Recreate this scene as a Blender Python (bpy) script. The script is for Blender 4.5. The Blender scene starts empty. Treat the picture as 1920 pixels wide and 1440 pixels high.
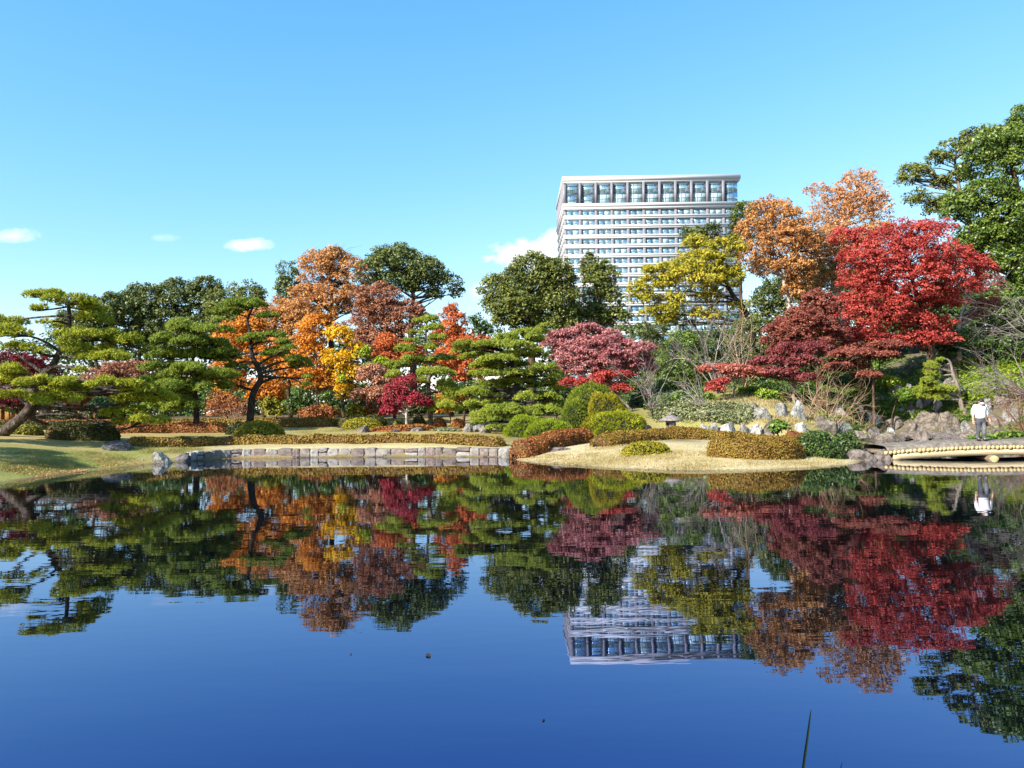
import bpy, bmesh, math, random
import numpy as np
from mathutils import Vector, Matrix, noise as mnoise

R = math.radians
S = bpy.context.scene
COL = S.collection
# ------------------------------------------------------------------ camera
CAM_H = 2.1; FPX = 1442.0; PITCH = 2.12; ROLL = -0.8
cam_d = bpy.data.cameras.new('camera'); cam = bpy.data.objects.new('camera', cam_d); COL.objects.link(cam)
cam_d.sensor_width = 36.0; cam_d.lens = 36.0 * FPX / 1920.0; cam_d.clip_start = 0.1; cam_d.clip_end = 8000
CM = Matrix.Rotation(R(90 + PITCH), 3, 'X') @ Matrix.Rotation(R(ROLL), 3, 'Z')
cam.location = (0, 0, CAM_H); cam.rotation_euler = CM.to_euler(); S.camera = cam
CMN = np.array(CM)
# ------------------------------------------------------------------ light
SUN_AZ = 50.0   # degrees from straight behind the camera towards the left
SUN_EL = 34.0
sun_dir = Vector((-math.sin(R(SUN_AZ)) * math.cos(R(SUN_EL)), -math.cos(R(SUN_AZ)) * math.cos(R(SUN_EL)), math.sin(R(SUN_EL))))
sd = bpy.data.lights.new('sun', 'SUN'); sd.energy = 4.6; sd.angle = R(0.53); sd.color = (1.0, 0.94, 0.84)
sun = bpy.data.objects.new('sun', sd); COL.objects.link(sun)
sun.rotation_euler = sun_dir.to_track_quat('Z', 'Y').to_euler()
S.view_settings.view_transform = 'Standard'; S.view_settings.look = 'None'
S.view_settings.exposure = 1.28; S.view_settings.gamma = 1.0
S.view_settings.use_curve_mapping = False
S.cycles.max_bounces = 6; S.cycles.diffuse_bounces = 3; S.cycles.glossy_bounces = 3
S.cycles.transmission_bounces = 3; S.cycles.transparent_max_bounces = 4
S.cycles.sample_clamp_indirect = 6.0; S.cycles.use_denoising = True
S.cycles.caustics_reflective = False; S.cycles.caustics_refractive = False

def ray(px, py):
    v = np.stack([(np.asarray(px, float) - 960) / FPX, -(np.asarray(py, float) - 720) / FPX, -np.ones_like(np.asarray(px, float))], -1)
    return v @ CMN.T
def P(px, py, Y):                      # the point at depth Y seen at photo pixel (px,py)
    d = ray(px, py); t = Y / d[..., 1]
    return d * t[..., None] + np.array([0, 0, CAM_H])
def G(px, py, z=0.0):
    d = ray(px, py); t = (z - CAM_H) / d[..., 2]
    return d * t[..., None] + np.array([0, 0, CAM_H])

# ------------------------------------------------------------------ world
W = bpy.data.worlds.new('World'); S.world = W; W.use_nodes = True
nt = W.node_tree; nt.nodes.clear()
def N(t, kind, **kw):
    n = t.nodes.new(kind)
    for k, v in kw.items(): setattr(n, k, v)
    return n
sky = N(nt, 'ShaderNodeTexSky', sky_type='NISHITA', sun_disc=False)
sky.sun_elevation = R(SUN_EL); sky.sun_rotation = math.atan2(sun_dir.x, sun_dir.y)
sky.altitude = 0; sky.air_density = 1.0; sky.dust_density = 0.35; sky.ozone_density = 1.6
bg = N(nt, 'ShaderNodeBackground'); bg.inputs['Strength'].default_value = 0.13
out = N(nt, 'ShaderNodeOutputWorld')
geo = N(nt, 'ShaderNodeTexCoord'); sep = N(nt, 'ShaderNodeSeparateXYZ'); nt.links.new(geo.outputs['Generated'], sep.inputs[0])
def M(op, a, b=None, c=None, t=None):
    t = t or nt
    n = t.nodes.new('ShaderNodeMath'); n.operation = op
    for i, v in enumerate((a, b, c)):
        if v is None: continue
        if isinstance(v, (int, float)): n.inputs[i].default_value = v
        else: t.links.new(v, n.inputs[i])
    return n.outputs[0]
skc = N(nt, 'ShaderNodeSeparateColor'); nt.links.new(sky.outputs[0], skc.inputs[0])
tint = N(nt, 'ShaderNodeCombineColor')          # the photograph's own colour response to the clear sky
for i, (g_, k_) in enumerate(((1.3, .49), (.80, 1.06), (.50, 1.90))):
    nt.links.new(M('MULTIPLY', M('POWER', skc.outputs[i], g_), k_), tint.inputs[i])
ysafe = M('MAXIMUM', sep.outputs[1], 0.05)
cu = M('DIVIDE', sep.outputs[0], ysafe); cv = M('DIVIDE', sep.outputs[2], ysafe)
cuv = N(nt, 'ShaderNodeCombineXYZ'); nt.links.new(cu, cuv.inputs[0]); nt.links.new(M('MULTIPLY', cv, 1.6), cuv.inputs[1])
cn = N(nt, 'ShaderNodeTexNoise'); cn.inputs['Scale'].default_value = 38; cn.inputs['Detail'].default_value = 6; cn.inputs['Roughness'].default_value = 0.6
nt.links.new(cuv.outputs[0], cn.inputs['Vector'])
acc = None
for (px, py, a, b, s) in ((470, 459, 58, 14, .8), (1000, 480, 92, 34, 1.3), (1040, 456, 46, 30, 1.2), (30, 442, 55, 16, .5), (312, 446, 30, 9, .2), (905, 548, 34, 22, .4), (1110, 500, 120, 40, .7)):
    d0 = ray(px, py); u0 = d0[0] / d0[1]; v0 = d0[2] / d0[1]
    e = M('ADD', M('POWER', M('DIVIDE', M('ABSOLUTE', M('SUBTRACT', cu, float(u0))), a / FPX), 2.0), M('POWER', M('DIVIDE', M('ABSOLUTE', M('SUBTRACT', cv, float(v0))), b / FPX), 2.0))
    m = M('SUBTRACT', M('ADD', -0.35, M('MULTIPLY', cn.outputs[0], 2.5)), e)
    m = M('MULTIPLY', M('SMOOTH_MAX', m, 0.0, 0.15), s)
    acc = m if acc is None else M('ADD', acc, m)
acc = M('MULTIPLY', M('MINIMUM', acc, 0.9), M('GREATER_THAN', sep.outputs[1], 0.06))
cmx = N(nt, 'ShaderNodeMix', data_type='RGBA'); nt.links.new(acc, cmx.inputs[0])
nt.links.new(tint.outputs[0], cmx.inputs[6]); cmx.inputs[7].default_value = (4.4, 4.6, 4.8, 1)
nt.links.new(cmx.outputs[2], bg.inputs[0]); nt.links.new(bg.outputs[0], out.inputs[0])

# ------------------------------------------------------------------ helpers
def mesh_np(name, V, F, mat=None, rnd=None, smooth=False):
    """V (n,3); F list of (k,m) index arrays (tris / quads / ngons)"""
    V = np.asarray(V, np.float32)
    F = [np.asarray(f, np.int32) for f in (F if isinstance(F, list) else [F]) if len(f)]
    me = bpy.data.meshes.new(name)
    me.vertices.add(len(V)); me.vertices.foreach_set('co', V.ravel())
    nl = sum(f.size for f in F); npoly = sum(len(f) for f in F)
    me.loops.add(nl); me.polygons.add(npoly)
    me.loops.foreach_set('vertex_index', np.concatenate([f.ravel() for f in F]))
    tot = np.concatenate([np.full(len(f), f.shape[1]) for f in F])
    st = np.concatenate([[0], np.cumsum(tot)[:-1]]).astype(np.int32)
    me.polygons.foreach_set('loop_start', st)
    if smooth: me.polygons.foreach_set('use_smooth', np.ones(npoly, bool))
    me.update(calc_edges=True)
    if rnd is not None:
        a = me.attributes.new('rnd', 'FLOAT', 'FACE'); a.data.foreach_set('value', np.asarray(rnd, np.float32))
    if mat: me.materials.append(mat)
    return me
def obj(name, me, parent=None, loc=None):
    o = bpy.data.objects.new(name, me); COL.objects.link(o)
    if parent is not None: o.parent = parent
    if loc is not None: o.location = loc
    return o
def tag(o, label, cat, group=None, kind=None):
    if label: o['label'] = label
    if cat: o['category'] = cat
    if group: o['group'] = group
    if kind: o['kind'] = kind
    return o
def thing(name, label, cat, loc, group=None):
    return tag(obj(name, None, loc=tuple(float(v) for v in loc)), label, cat, group)
def nrm(a): return a / np.maximum(np.linalg.norm(a, axis=-1, keepdims=True), 1e-9)

class Geo:
    def __init__(s): s.V = []; s.F = []; s.n = 0
    def add(s, V, *Fs):
        V = np.asarray(V, float)
        for f in Fs: s.F.append(np.asarray(f, np.int32) + s.n)
        s.V.append(V); s.n += len(V)
    def box(s, a, b):
        x0, y0, z0 = a; x1, y1, z1 = b
        s.add([(x0,y0,z0),(x1,y0,z0),(x1,y1,z0),(x0,y1,z0),(x0,y0,z1),(x1,y0,z1),(x1,y1,z1),(x0,y1,z1)],
              [(0,3,2,1),(4,5,6,7),(0,1,5,4),(1,2,6,5),(2,3,7,6),(3,0,4,7)])
        return s
    def tube(s, pts, rad, k=7, cap=True):
        p = np.asarray(pts, float); n = len(p); rad = np.broadcast_to(np.asarray(rad, float), (n,))
        t = np.gradient(p, axis=0); t = nrm(t)
        ref = np.array([0.31, 0.17, 0.94]) if abs(t[0] @ np.array([0.31, 0.17, 0.94])) < .9 else np.array([1., 0, 0])
        u = nrm(np.cross(t, ref)); v = np.cross(t, u)
        a = np.arange(k) * 2 * math.pi / k
        ring = p[:, None] + rad[:, None, None] * (np.cos(a)[None, :, None] * u[:, None] + np.sin(a)[None, :, None] * v[:, None])
        i = np.arange(n - 1)[:, None] * k; j = np.arange(k)[None]; j2 = (j + 1) % k
        q = np.stack([i + j, i + j2, i + k + j2, i + k + j], -1).reshape(-1, 4)
        Fs = [q]
        if cap: Fs += [np.arange(k)[::-1][None], (np.arange(k) + (n - 1) * k)[None]]
        s.add(ring.reshape(-1, 3), *Fs)
        return s
    def mesh(s, name, mat, off=(0, 0, 0), smooth=False, rnd=None):
        V = np.concatenate(s.V) - np.asarray(off)
        by = {}
        for f in s.F: by.setdefault(f.shape[1], []).append(f)
        return mesh_np(name, V, [np.concatenate(v) for v in by.values()], mat, rnd, smooth)

# ------------------------------------------------------------------ materials
def new_mat(name):
    m = bpy.data.materials.new(name); m.use_nodes = True; t = m.node_tree
    return m, t, t.nodes['Principled BSDF']
def ramp(t, fac, stops):
    r = t.nodes.new('ShaderNodeValToRGB'); e = r.color_ramp.elements
    while len(e) < len(stops): e.new(0.5)
    for i, (p, c) in enumerate(stops):
        e[i].position = p; e[i].color = (*c, 1)
    t.links.new(fac, r.inputs[0]); return r.outputs[0]
def leaf_mat(name, stops, trans=0.3, rough=0.55, spec=0.25):
    m, t, b = new_mat(name)
    at = N(t, 'ShaderNodeAttribute', attribute_name='rnd')
    c = ramp(t, at.outputs['Fac'], stops)
    t.links.new(c, b.inputs['Base Color']); b.inputs['Roughness'].default_value = rough
    b.inputs['Specular IOR Level'].default_value = spec
    tr = N(t, 'ShaderNodeBsdfTranslucent'); t.links.new(c, tr.inputs[0])
    mx = N(t, 'ShaderNodeMixShader'); mx.inputs[0].default_value = trans
    t.links.new(b.outputs[0], mx.inputs[1]); t.links.new(tr.outputs[0], mx.inputs[2])
    t.links.new(mx.outputs[0], t.nodes['Material Output'].inputs[0])
    return m
def noise_mat(name, stops, scale=4, detail=6, rough=0.85, bump=0.3, bscale=None, stretch=(1, 1, 1), spec=0.2, dist=0.05, rgh=.6):
    m, t, b = new_mat(name)
    tc = N(t, 'ShaderNodeNewGeometry'); mp = N(t, 'ShaderNodeMapping'); mp.inputs['Scale'].default_value = stretch
    t.links.new(tc.outputs['Position'], mp.inputs[0])
    n1 = N(t, 'ShaderNodeTexNoise'); n1.inputs['Scale'].default_value = scale; n1.inputs['Detail'].default_value = detail; n1.inputs['Roughness'].default_value = rgh
    t.links.new(mp.outputs[0], n1.inputs['Vector'])
    t.links.new(ramp(t, n1.outputs[0], stops), b.inputs['Base Color'])
    n2 = N(t, 'ShaderNodeTexNoise'); n2.inputs['Scale'].default_value = bscale or scale * 3; n2.inputs['Detail'].default_value = 5
    t.links.new(mp.outputs[0], n2.inputs['Vector'])
    bp = N(t, 'ShaderNodeBump'); bp.inputs['Strength'].default_value = bump; bp.inputs['Distance'].default_value = dist
    t.links.new(n2.outputs[0], bp.inputs['Height']); t.links.new(bp.outputs[0], b.inputs['Normal'])
    b.inputs['Roughness'].default_value = rough; b.inputs['Specular IOR Level'].default_value = spec
    return m
def s5(*cols):
    n = len(cols); return [(i / (n - 1), c) for i, c in enumerate(cols)]
def sn(*cols):   # stops squeezed to where noise values live
    n = len(cols); return [(0.3 + 0.4 * i / (n - 1), c) for i, c in enumerate(cols)]

L = dict(
 evergreen=leaf_mat('evergreen_leaf', s5((0.026,0.042,0.012),(0.07,0.098,0.022),(0.13,0.16,0.036),(0.22,0.24,0.06)), .2, .45, .4),
 evergreen_olive=leaf_mat('evergreen_olive_leaf', s5((0.034,0.05,0.012),(0.095,0.12,0.022),(0.17,0.19,0.036),(0.27,0.28,0.06)), .22, .45, .35),
 evergreen_right=leaf_mat('evergreen_bright_leaf', s5((0.026,0.054,0.011),(0.080,0.135,0.018),(0.152,0.217,0.030),(0.240,0.300,0.053)), .22, .4, .45),
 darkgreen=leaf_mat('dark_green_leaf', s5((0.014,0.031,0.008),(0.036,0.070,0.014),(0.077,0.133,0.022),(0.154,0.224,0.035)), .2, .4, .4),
 pine_gold=leaf_mat('pine_needle_gold', s5((0.1,0.13,0.012),(0.24,0.27,0.016),(0.38,0.4,0.022),(0.52,0.5,0.05)), .25, .5),
 pine=leaf_mat('pine_needle_green', s5((0.055,0.1,0.014),(0.13,0.19,0.018),(0.225,0.285,0.028),(0.34,0.37,0.05)), .25, .5),
 pine_dome=leaf_mat('pine_needle_fresh', s5((0.07,0.11,0.014),(0.18,0.235,0.022),(0.3,0.345,0.034),(0.43,0.45,0.06)), .25, .5),
 orange=leaf_mat('orange_leaf', s5((0.230,0.078,0.014),(0.483,0.169,0.022),(0.667,0.273,0.030),(0.759,0.390,0.042)), .35),
 orange_tan=leaf_mat('tan_orange_leaf', s5((0.22,0.1,0.04),(0.44,0.2,0.07),(0.58,0.3,0.1),(0.66,0.4,0.16)), .3),
 orange_pale=leaf_mat('pale_orange_leaf', s5((0.264,0.132,0.072),(0.480,0.228,0.102),(0.624,0.300,0.108),(0.720,0.432,0.228)), .3),
 rust=leaf_mat('rust_leaf', s5((0.15,0.06,0.035),(0.28,0.11,0.06),(0.38,0.17,0.09),(0.46,0.24,0.14)), .3),
 redorange=leaf_mat('red_orange_leaf', s5((0.230,0.042,0.017),(0.460,0.105,0.031),(0.598,0.168,0.049),(0.667,0.308,0.070)), .35),
 yellow=leaf_mat('yellow_leaf', s5((.24,.14,.008),(.55,.30,.010),(.70,.42,.015),(.76,.52,.05)), .35),
 yellowgreen=leaf_mat('yellow_green_leaf', s5((0.1,0.12,0.015),(0.26,0.25,0.02),(0.44,0.38,0.03),(0.6,0.46,0.06)), .3),
 pinktan=leaf_mat('pink_tan_leaf', s5((.20,.075,.045),(.38,.16,.09),(.50,.25,.15),(.58,.34,.22)), .3),
 wine=leaf_mat('wine_leaf', s5((.10,.018,.02),(.20,.04,.042),(.29,.075,.072),(.36,.15,.13)), .3),
 crimson=leaf_mat('crimson_leaf', s5((0.11,0.01,0.016),(0.26,0.022,0.034),(0.38,0.04,0.058),(0.46,0.085,0.11)), .35),
 darkcrimson=leaf_mat('dark_crimson_leaf', s5((.045,.004,.006),(.10,.008,.012),(.17,.012,.02),(.22,.02,.03)), .3),
 red=leaf_mat('red_leaf', s5((0.18,0.022,0.018),(0.39,0.05,0.04),(0.53,0.09,0.07),(0.6,0.17,0.125)), .35),
 redbrown=leaf_mat('red_brown_leaf', s5((0.12,0.03,0.022),(0.23,0.062,0.042),(0.31,0.1,0.068),(0.37,0.17,0.11)), .3),
 pink=leaf_mat('pink_leaf', s5((0.22,0.06,0.065),(0.38,0.13,0.13),(0.5,0.21,0.2),(0.56,0.34,0.31)), .3),
 coral=leaf_mat('coral_leaf', s5((0.24,0.05,0.035),(0.4,0.1,0.07),(0.5,0.17,0.12),(0.54,0.28,0.21)), .3),
 hedge=leaf_mat('hedge_leaf', s5((0.085,0.048,0.01),(0.19,0.108,0.017),(0.265,0.165,0.023),(0.25,0.21,0.034)), .15),
 hedge_red=leaf_mat('red_hedge_leaf', s5((0.113,0.034,0.013),(0.237,0.079,0.022),(0.338,0.122,0.031),(0.383,0.194,0.038)), .15),
 hedge_olive=leaf_mat('olive_hedge_leaf', s5((0.060,0.066,0.007),(0.144,0.144,0.012),(0.252,0.240,0.019),(0.396,0.360,0.036)), .15),
 hedge_dark=leaf_mat('dark_hedge_leaf', s5((.014,.020,.005),(.032,.042,.008),(.055,.065,.012),(.09,.09,.018)), .12),
 shrub_lime=leaf_mat('lime_shrub_leaf', s5((.09,.13,.008),(.19,.26,.012),(.30,.37,.018),(.40,.45,.03)), .25),
 shrub_gold=leaf_mat('gold_shrub_leaf', s5((.08,.09,.008),(.20,.19,.010),(.33,.28,.014),(.45,.36,.025)), .25),
 ivy=leaf_mat('ivy_leaf', s5((.025,.06,.010),(.07,.14,.016),(.14,.23,.025),(.28,.34,.05)), .25, .4, .4),
 bamboo=leaf_mat('bamboo_grass_leaf', s5((.05,.10,.010),(.13,.22,.015),(.25,.34,.020),(.40,.45,.04)), .3, .4, .4),
 sasa=leaf_mat('variegated_leaf', s5((0.065,0.085,0.03),(0.16,0.18,0.07),(0.28,0.29,0.14),(0.42,0.4,0.24)), .25),
 drygrass=leaf_mat('dry_grass_blade', s5((.20,.14,.055),(.34,.27,.11),(.46,.38,.18),(.56,.48,.27)), .25),
 greengrass=leaf_mat('green_grass_blade', s5((0.11,0.12,0.03),(0.19,0.19,0.045),(0.29,0.26,0.08),(0.4,0.33,0.14)), .25),
 tantwig=leaf_mat('tan_twig', s5((.22,.13,.07),(.36,.23,.13),(.46,.31,.19),(.52,.38,.25)), .0, .8),
 greytwig=leaf_mat('grey_twig', s5((.10,.08,.07),(.18,.15,.13),(.26,.22,.20),(.36,.31,.28)), .0, .8),
 browntwig=leaf_mat('brown_twig', s5((.12,.05,.03),(.20,.09,.06),(.28,.14,.09),(.34,.20,.13)), .0, .8),
)
bark_dark = noise_mat('dark_bark', sn((.012,.009,.008),(.035,.027,.022),(.075,.06,.05)), 9, 6, .95, .8, 16, (1, 1, .35), .1)
bark_pine = noise_mat('pine_bark', sn((.03,.022,.018),(.11,.088,.075),(.24,.20,.175)), 8, 7, .95, 1.0, 12, (1, 1, .5), .1)
bark_lean = noise_mat('weathered_pine_bark', sn((.016,.012,.010),(.065,.05,.042),(.17,.14,.12)), 6, 8, .95, 1.0, 9, (1, 1, .6), .1, dist=.12)
bark_grey = noise_mat('grey_bark', sn((.08,.065,.05),(.20,.165,.13),(.36,.31,.25)), 7, 6, .9, .6, 14, (1, 1, .35), .1)
bark_pale = noise_mat('pale_bark', sn((.22,.18,.14),(.42,.36,.30),(.58,.52,.45)), 6, 6, .9, .4, 14, (1, 1, .4), .1)
bark_brown = noise_mat('brown_bark', sn((.03,.02,.014),(.08,.052,.036),(.17,.11,.075)), 8, 6, .95, .7, 14, (1, 1, .35), .1)
hedge_core = noise_mat('hedge_twigs', sn((.03,.016,.007),(.10,.055,.02),(.20,.12,.05)), 12, 6, .95, .8, 20)
shrub_shade_core = noise_mat('shrub_inner_shade', sn((.006,.008,.003),(.016,.02,.008),(.04,.04,.016)), 8, 5, .95, .8, 16)  # near-black, shade between the leaves put into the colour

# ------------------------------------------------------------------ terrain
wall_px = [(350, 865), (430, 860), (560, 858), (700, 857), (840, 856.5), (948, 857)]
WALL = np.array([G(a, b)[:2] for a, b in wall_px])
poly = [(-9, 3.1), (-16, 7), (-22.5, 15), (-21.5, 23)] + [tuple(G(a, b)[:2]) for a, b in ((0, 905), (60, 898), (125, 889), (190, 881), (245, 875), (300, 869))] \
     + [tuple(w) for w in WALL] + [tuple(G(a, b)[:2]) for a, b in ((968, 864), (1005, 868), (1080, 873), (1150, 878), (1230, 881), (1310, 882), (1400, 881.5), (1480, 879), (1560, 875), (1610, 870))] \
     + [(15.0, 32.6), (16.6, 36), (20.0, 44), (25.0, 52), (27.3, 56.5), (30.5, 57), (30.6, 53), (27.2, 47), (25.4, 43), (25.3, 38), (26.2, 34), (25.8, 30.5), (30, 26), (29, 17), (22, 9), (12, 4.2), (6, 3.0)]
poly = np.array(poly)
wall_i0 = 10
E0 = poly; E1 = np.roll(poly, -1, 0); EW = np.zeros(len(poly)); EW[wall_i0:wall_i0 + len(WALL) - 1] = 1
def pond(x, y):
    sh = np.shape(x); p = np.stack([np.ravel(x), np.ravel(y)], -1)
    inside = np.zeros(len(p), bool); dm = []
    for a, b in zip(E0, E1):
        ab = b - a; t = np.clip(((p - a) @ ab) / (ab @ ab), 0, 1)
        dm.append(np.linalg.norm(p - a - t[:, None] * ab, axis=1))
        if a[1] != b[1]:
            c = ((a[1] > p[:, 1]) != (b[1] > p[:, 1])) & (p[:, 0] < (b[0] - a[0]) * (p[:, 1] - a[1]) / (b[1] - a[1]) + a[0])
            inside ^= c
    dm = np.array(dm); d = dm.min(0); w = np.exp(-(dm - d) / 1.2)
    ww = (w * EW[:, None]).sum(0) / w.sum(0)
    return np.where(inside, -d, d).reshape(sh), ww.reshape(sh)
def sstep(a, b, x):
    t = np.clip((x - a) / (b - a), 0, 1); return t * t * (3 - 2 * t)
def H(x, y):
    x = np.asarray(x, float); y = np.asarray(y, float)
    d, w = pond(x, y); dl = np.maximum(d, 0)
    left = sstep(-14, -20, x) * sstep(50, 38, y)
    pen = 1.75 * (1 - np.exp(-dl * 0.098 / 1.75))
    lf = 2.3 * (1 - np.exp(-dl * 0.19 / 2.3))
    wl = 0.47 * sstep(0.03, 0.3, dl) + 2.1 * (1 - np.exp(-dl * 0.058 / 2.1))
    z = pen * (1 - left) + lf * left
    z = z * (1 - w) + wl * w
    toe = np.interp(x, [2, 8, 12, 18, 23, 28, 33, 40, 60], [60, 48, 45.5, 46, 52, 58.5, 54, 49, 46])
    cap = np.interp(x, [4, 9, 14, 22, 30, 45], [0.3, 1.6, 3.2, 5.2, 8.5, 11])
    hh = np.maximum(0, y - toe) * 0.42
    z = z + cap * (1 - np.exp(-hh / np.maximum(cap, .1)))
    z = z * np.minimum(1, .35 + dl / 2.5) * (1 - w) + z * w
    return np.where(d < 0, -np.minimum(1.3, 0.04 + 0.4 * -d), z + 0.015)
def H1(x, y): return float(H(np.array([x]), np.array([y]))[0])
TS = np.concatenate([np.arange(4, 30, .5), np.arange(30, 75, .2)])
def T(px, py, ymax=72):               # first terrain hit of a photo pixel
    d = ray(px, py); pts = d[None] * (TS / d[1])[:, None] + np.array([0, 0, CAM_H])
    h = H(pts[:, 0], pts[:, 1]); i = np.nonzero(h > pts[:, 2])[0]
    i = [k for k in i if h[k] > -0.03 or True]
    k = i[0] if len(i) and TS[i[0]] < ymax else int(np.searchsorted(TS, ymax)) - 1
    return np.array([pts[k, 0], pts[k, 1], h[k]])

def graded(a, b, st, far):
    core = np.arange(a, b + 1e-6, st); ex = []; s = st; v = 0
    while v < far: s *= 1.35; v += s; ex.append(v)
    ex = np.array(ex); return np.concatenate([(a - ex)[::-1], core, b + ex])
gx = graded(-30, 38,   .42, 4000); gy = graded(1, 70, .42, 4000)
GX, GY = np.meshgrid(gx, gy); D0, W0 = pond(GX, GY); GZ = H(GX, GY)
rs = np.random.RandomState(3)
def fbm(x, y, sc, seed=0, oc=4):
    v = np.zeros(np.shape(x)); a = 1; tot = 0
    r = np.random.RandomState(seed)
    for o in range(oc):
        for k in range(4):
            th = r.rand() * 6.28; f = sc * 2 ** o * (0.7 + .6 * r.rand()); ph = r.rand() * 6.28
            v += a * np.sin((x * math.cos(th) + y * math.sin(th)) * f + ph + 1.3 * np.sin((x * math.sin(th) - y * math.cos(th)) * f * .6 + ph * 2))
        tot += a * 2; a *= .6
    return np.clip(.5 + v / tot * .5, 0, 1)
GZ = GZ + np.where(D0 > .4, (fbm(GX, GY, .9, 5) - .5) * .10 * np.clip(D0 - .4, 0, 1), 0) * (np.abs(GX) < 60)
nx, ny = len(gx), len(gy)
ii = (np.arange(ny - 1)[:, None] * nx + np.arange(nx - 1)[None]).ravel()
gm, gt, gb = new_mat('garden_ground')
ga = N(gt, 'ShaderNodeAttribute', attribute_name='cover')
gg = N(gt, 'ShaderNodeNewGeometry')
g1 = N(gt, 'ShaderNodeTexNoise'); g1.inputs['Scale'].default_value = 7; g1.inputs['Detail'].default_value = 8; g1.inputs['Roughness'].default_value = .75
gt.links.new(gg.outputs['Position'], g1.inputs['Vector'])
gmx = N(gt, 'ShaderNodeMix', data_type='RGBA', blend_type='MULTIPLY'); gmx.inputs[0].default_value = 1
gt.links.new(ga.outputs['Color'], gmx.inputs[6]); gt.links.new(ramp(gt, g1.outputs[0], [(.3, (.6, .58, .55)), (.5, (1, 1, 1)), (.7, (1.25, 1.22, 1.15))]), gmx.inputs[7])
gt.links.new(gmx.outputs[2], gb.inputs['Base Color']); gb.inputs['Roughness'].default_value = .95; gb.inputs['Specular IOR Level'].default_value = .1
g2 = N(gt, 'ShaderNodeTexNoise'); g2.inputs['Scale'].default_value = 16; g2.inputs['Detail'].default_value = 4
gt.links.new(gg.outputs['Position'], g2.inputs['Vector'])
gbp = N(gt, 'ShaderNodeBump'); gbp.inputs['Strength'].default_value = .7; gbp.inputs['Distance'].default_value = .05
gt.links.new(g2.outputs[0], gbp.inputs['Height']); gt.links.new(gbp.outputs[0], gb.inputs['Normal'])
gme = mesh_np('ground', np.stack([GX, GY, GZ], -1).reshape(-1, 3), np.stack([ii, ii + 1, ii + nx + 1, ii + nx], -1), gm, smooth=True)
f1 = fbm(GX, GY, .5, 1); f2 = fbm(GX, GY, 1.3, 2)
def C(*c): return np.array(c)[None, None]
cov = C(.11, .085, .045) + f2[..., None] * C(.05, .035, .01)                     # leaf litter
lawn = C(.38, .29, .12) * (1 - f1[..., None]) + C(.23, .20, .065) * f1[..., None]
m = (sstep(2, -2, GX) * sstep(66, 58, GY))[..., None]; cov = cov * (1 - m) + lawn * m
sand = C(.44, .365, .205) + (f2[..., None] - .5) * C(.10, .09, .06)
m = (sstep(-2, 1.0, GX) * sstep(17.5, 15.0, GX) * sstep(41, 37, GY) * sstep(9, 6, D0))[..., None]; cov = cov * (1 - m) + sand * m
m = (W0 * sstep(3.2, 1.6, D0))[..., None]; cov = cov * (1 - m) + C(.38, .32, .165) * m
m = (sstep(-15.5, -18, GX) * sstep(8, 2, D0) * sstep(42, 36, GY))[..., None]
bank = C(.32, .25, .095) * (1 - f2[..., None]) + C(.16, .20, .042) * f2[..., None]; cov = cov * (1 - m) + bank * m
m = (sstep(7, 10, GX) * sstep(43, 46, GY) * sstep(23, 21, GX + (60 - GY) * .0))[..., None]
dry = C(.40, .31, .13) * (1 - f1[..., None]) + C(.22, .22, .06) * f1[..., None]; cov = cov * (1 - m) + dry * m
m = (sstep(20, 22, GX) * sstep(40, 43, GY))[..., None]
gc = C(.15, .12, .085) * (1 - f2[..., None]) + C(.09, .09, .045) * f2[..., None]; cov = cov * (1 - m) + gc * m
m = sstep(.35, .0, D0)[..., None]; cov = cov * (1 - m) + C(.16, .11, .055) * m
m = sstep(.0, -.3, D0)[..., None]; cov = cov * (1 - m) + C(.03, .025, .014) * m
ca = gme.attributes.new('cover', 'FLOAT_COLOR', 'POINT')
ca.data.foreach_set('color', np.concatenate([cov, np.ones(cov.shape[:2] + (1,))], -1).astype(np.float32).ravel())
tag(obj('ground', gme), 'lawns, dry grass banks and leaf-littered ground round the pond', 'ground', kind='structure')

# water
wm, wt, wb = new_mat('pond_water')
wb.inputs['Base Color'].default_value = (.0015, .003, .004, 1); wb.inputs['Roughness'].default_value = 0.0
wb.inputs['IOR'].default_value = 1.58; wb.inputs['Specular Tint'].default_value = (.50, 1.35, 4.8, 1)
wg = N(wt, 'ShaderNodeNewGeometry')
def wave(sc, stretch, strength, dist, prev=None, det=2):
    mp = N(wt, 'ShaderNodeMapping'); mp.inputs['Scale'].default_value = stretch; wt.links.new(wg.outputs['Position'], mp.inputs[0])
    n = N(wt, 'ShaderNodeTexNoise'); n.inputs['Scale'].default_value = sc; n.inputs['Detail'].default_value = det
    wt.links.new(mp.outputs[0], n.inputs['Vector'])
    b = N(wt, 'ShaderNodeBump'); b.inputs['Strength'].default_value = strength; b.inputs['Distance'].default_value = dist
    wt.links.new(n.outputs[0], b.inputs['Height'])
    if prev: wt.links.new(prev, b.inputs['Normal'])
    return b.outputs[0]
w1 = wave(1.0, (.5, 1.5, 1), 1.0, .0015)
w2 = wave(3.6, (.45, 1.3, 1), 1.0, .00065, w1)
wt.links.new(w2, wb.inputs['Normal'])
wme = mesh_np('water', [(-30, 1.5, 0), (40, 1.5, 0), (40, 62, 0), (-30, 62, 0)], [[(0, 1, 2, 3)]], wm)
tag(obj('water', wme), 'still dark blue pond mirroring trees, tower and sky', 'pond', kind='structure')

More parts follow.
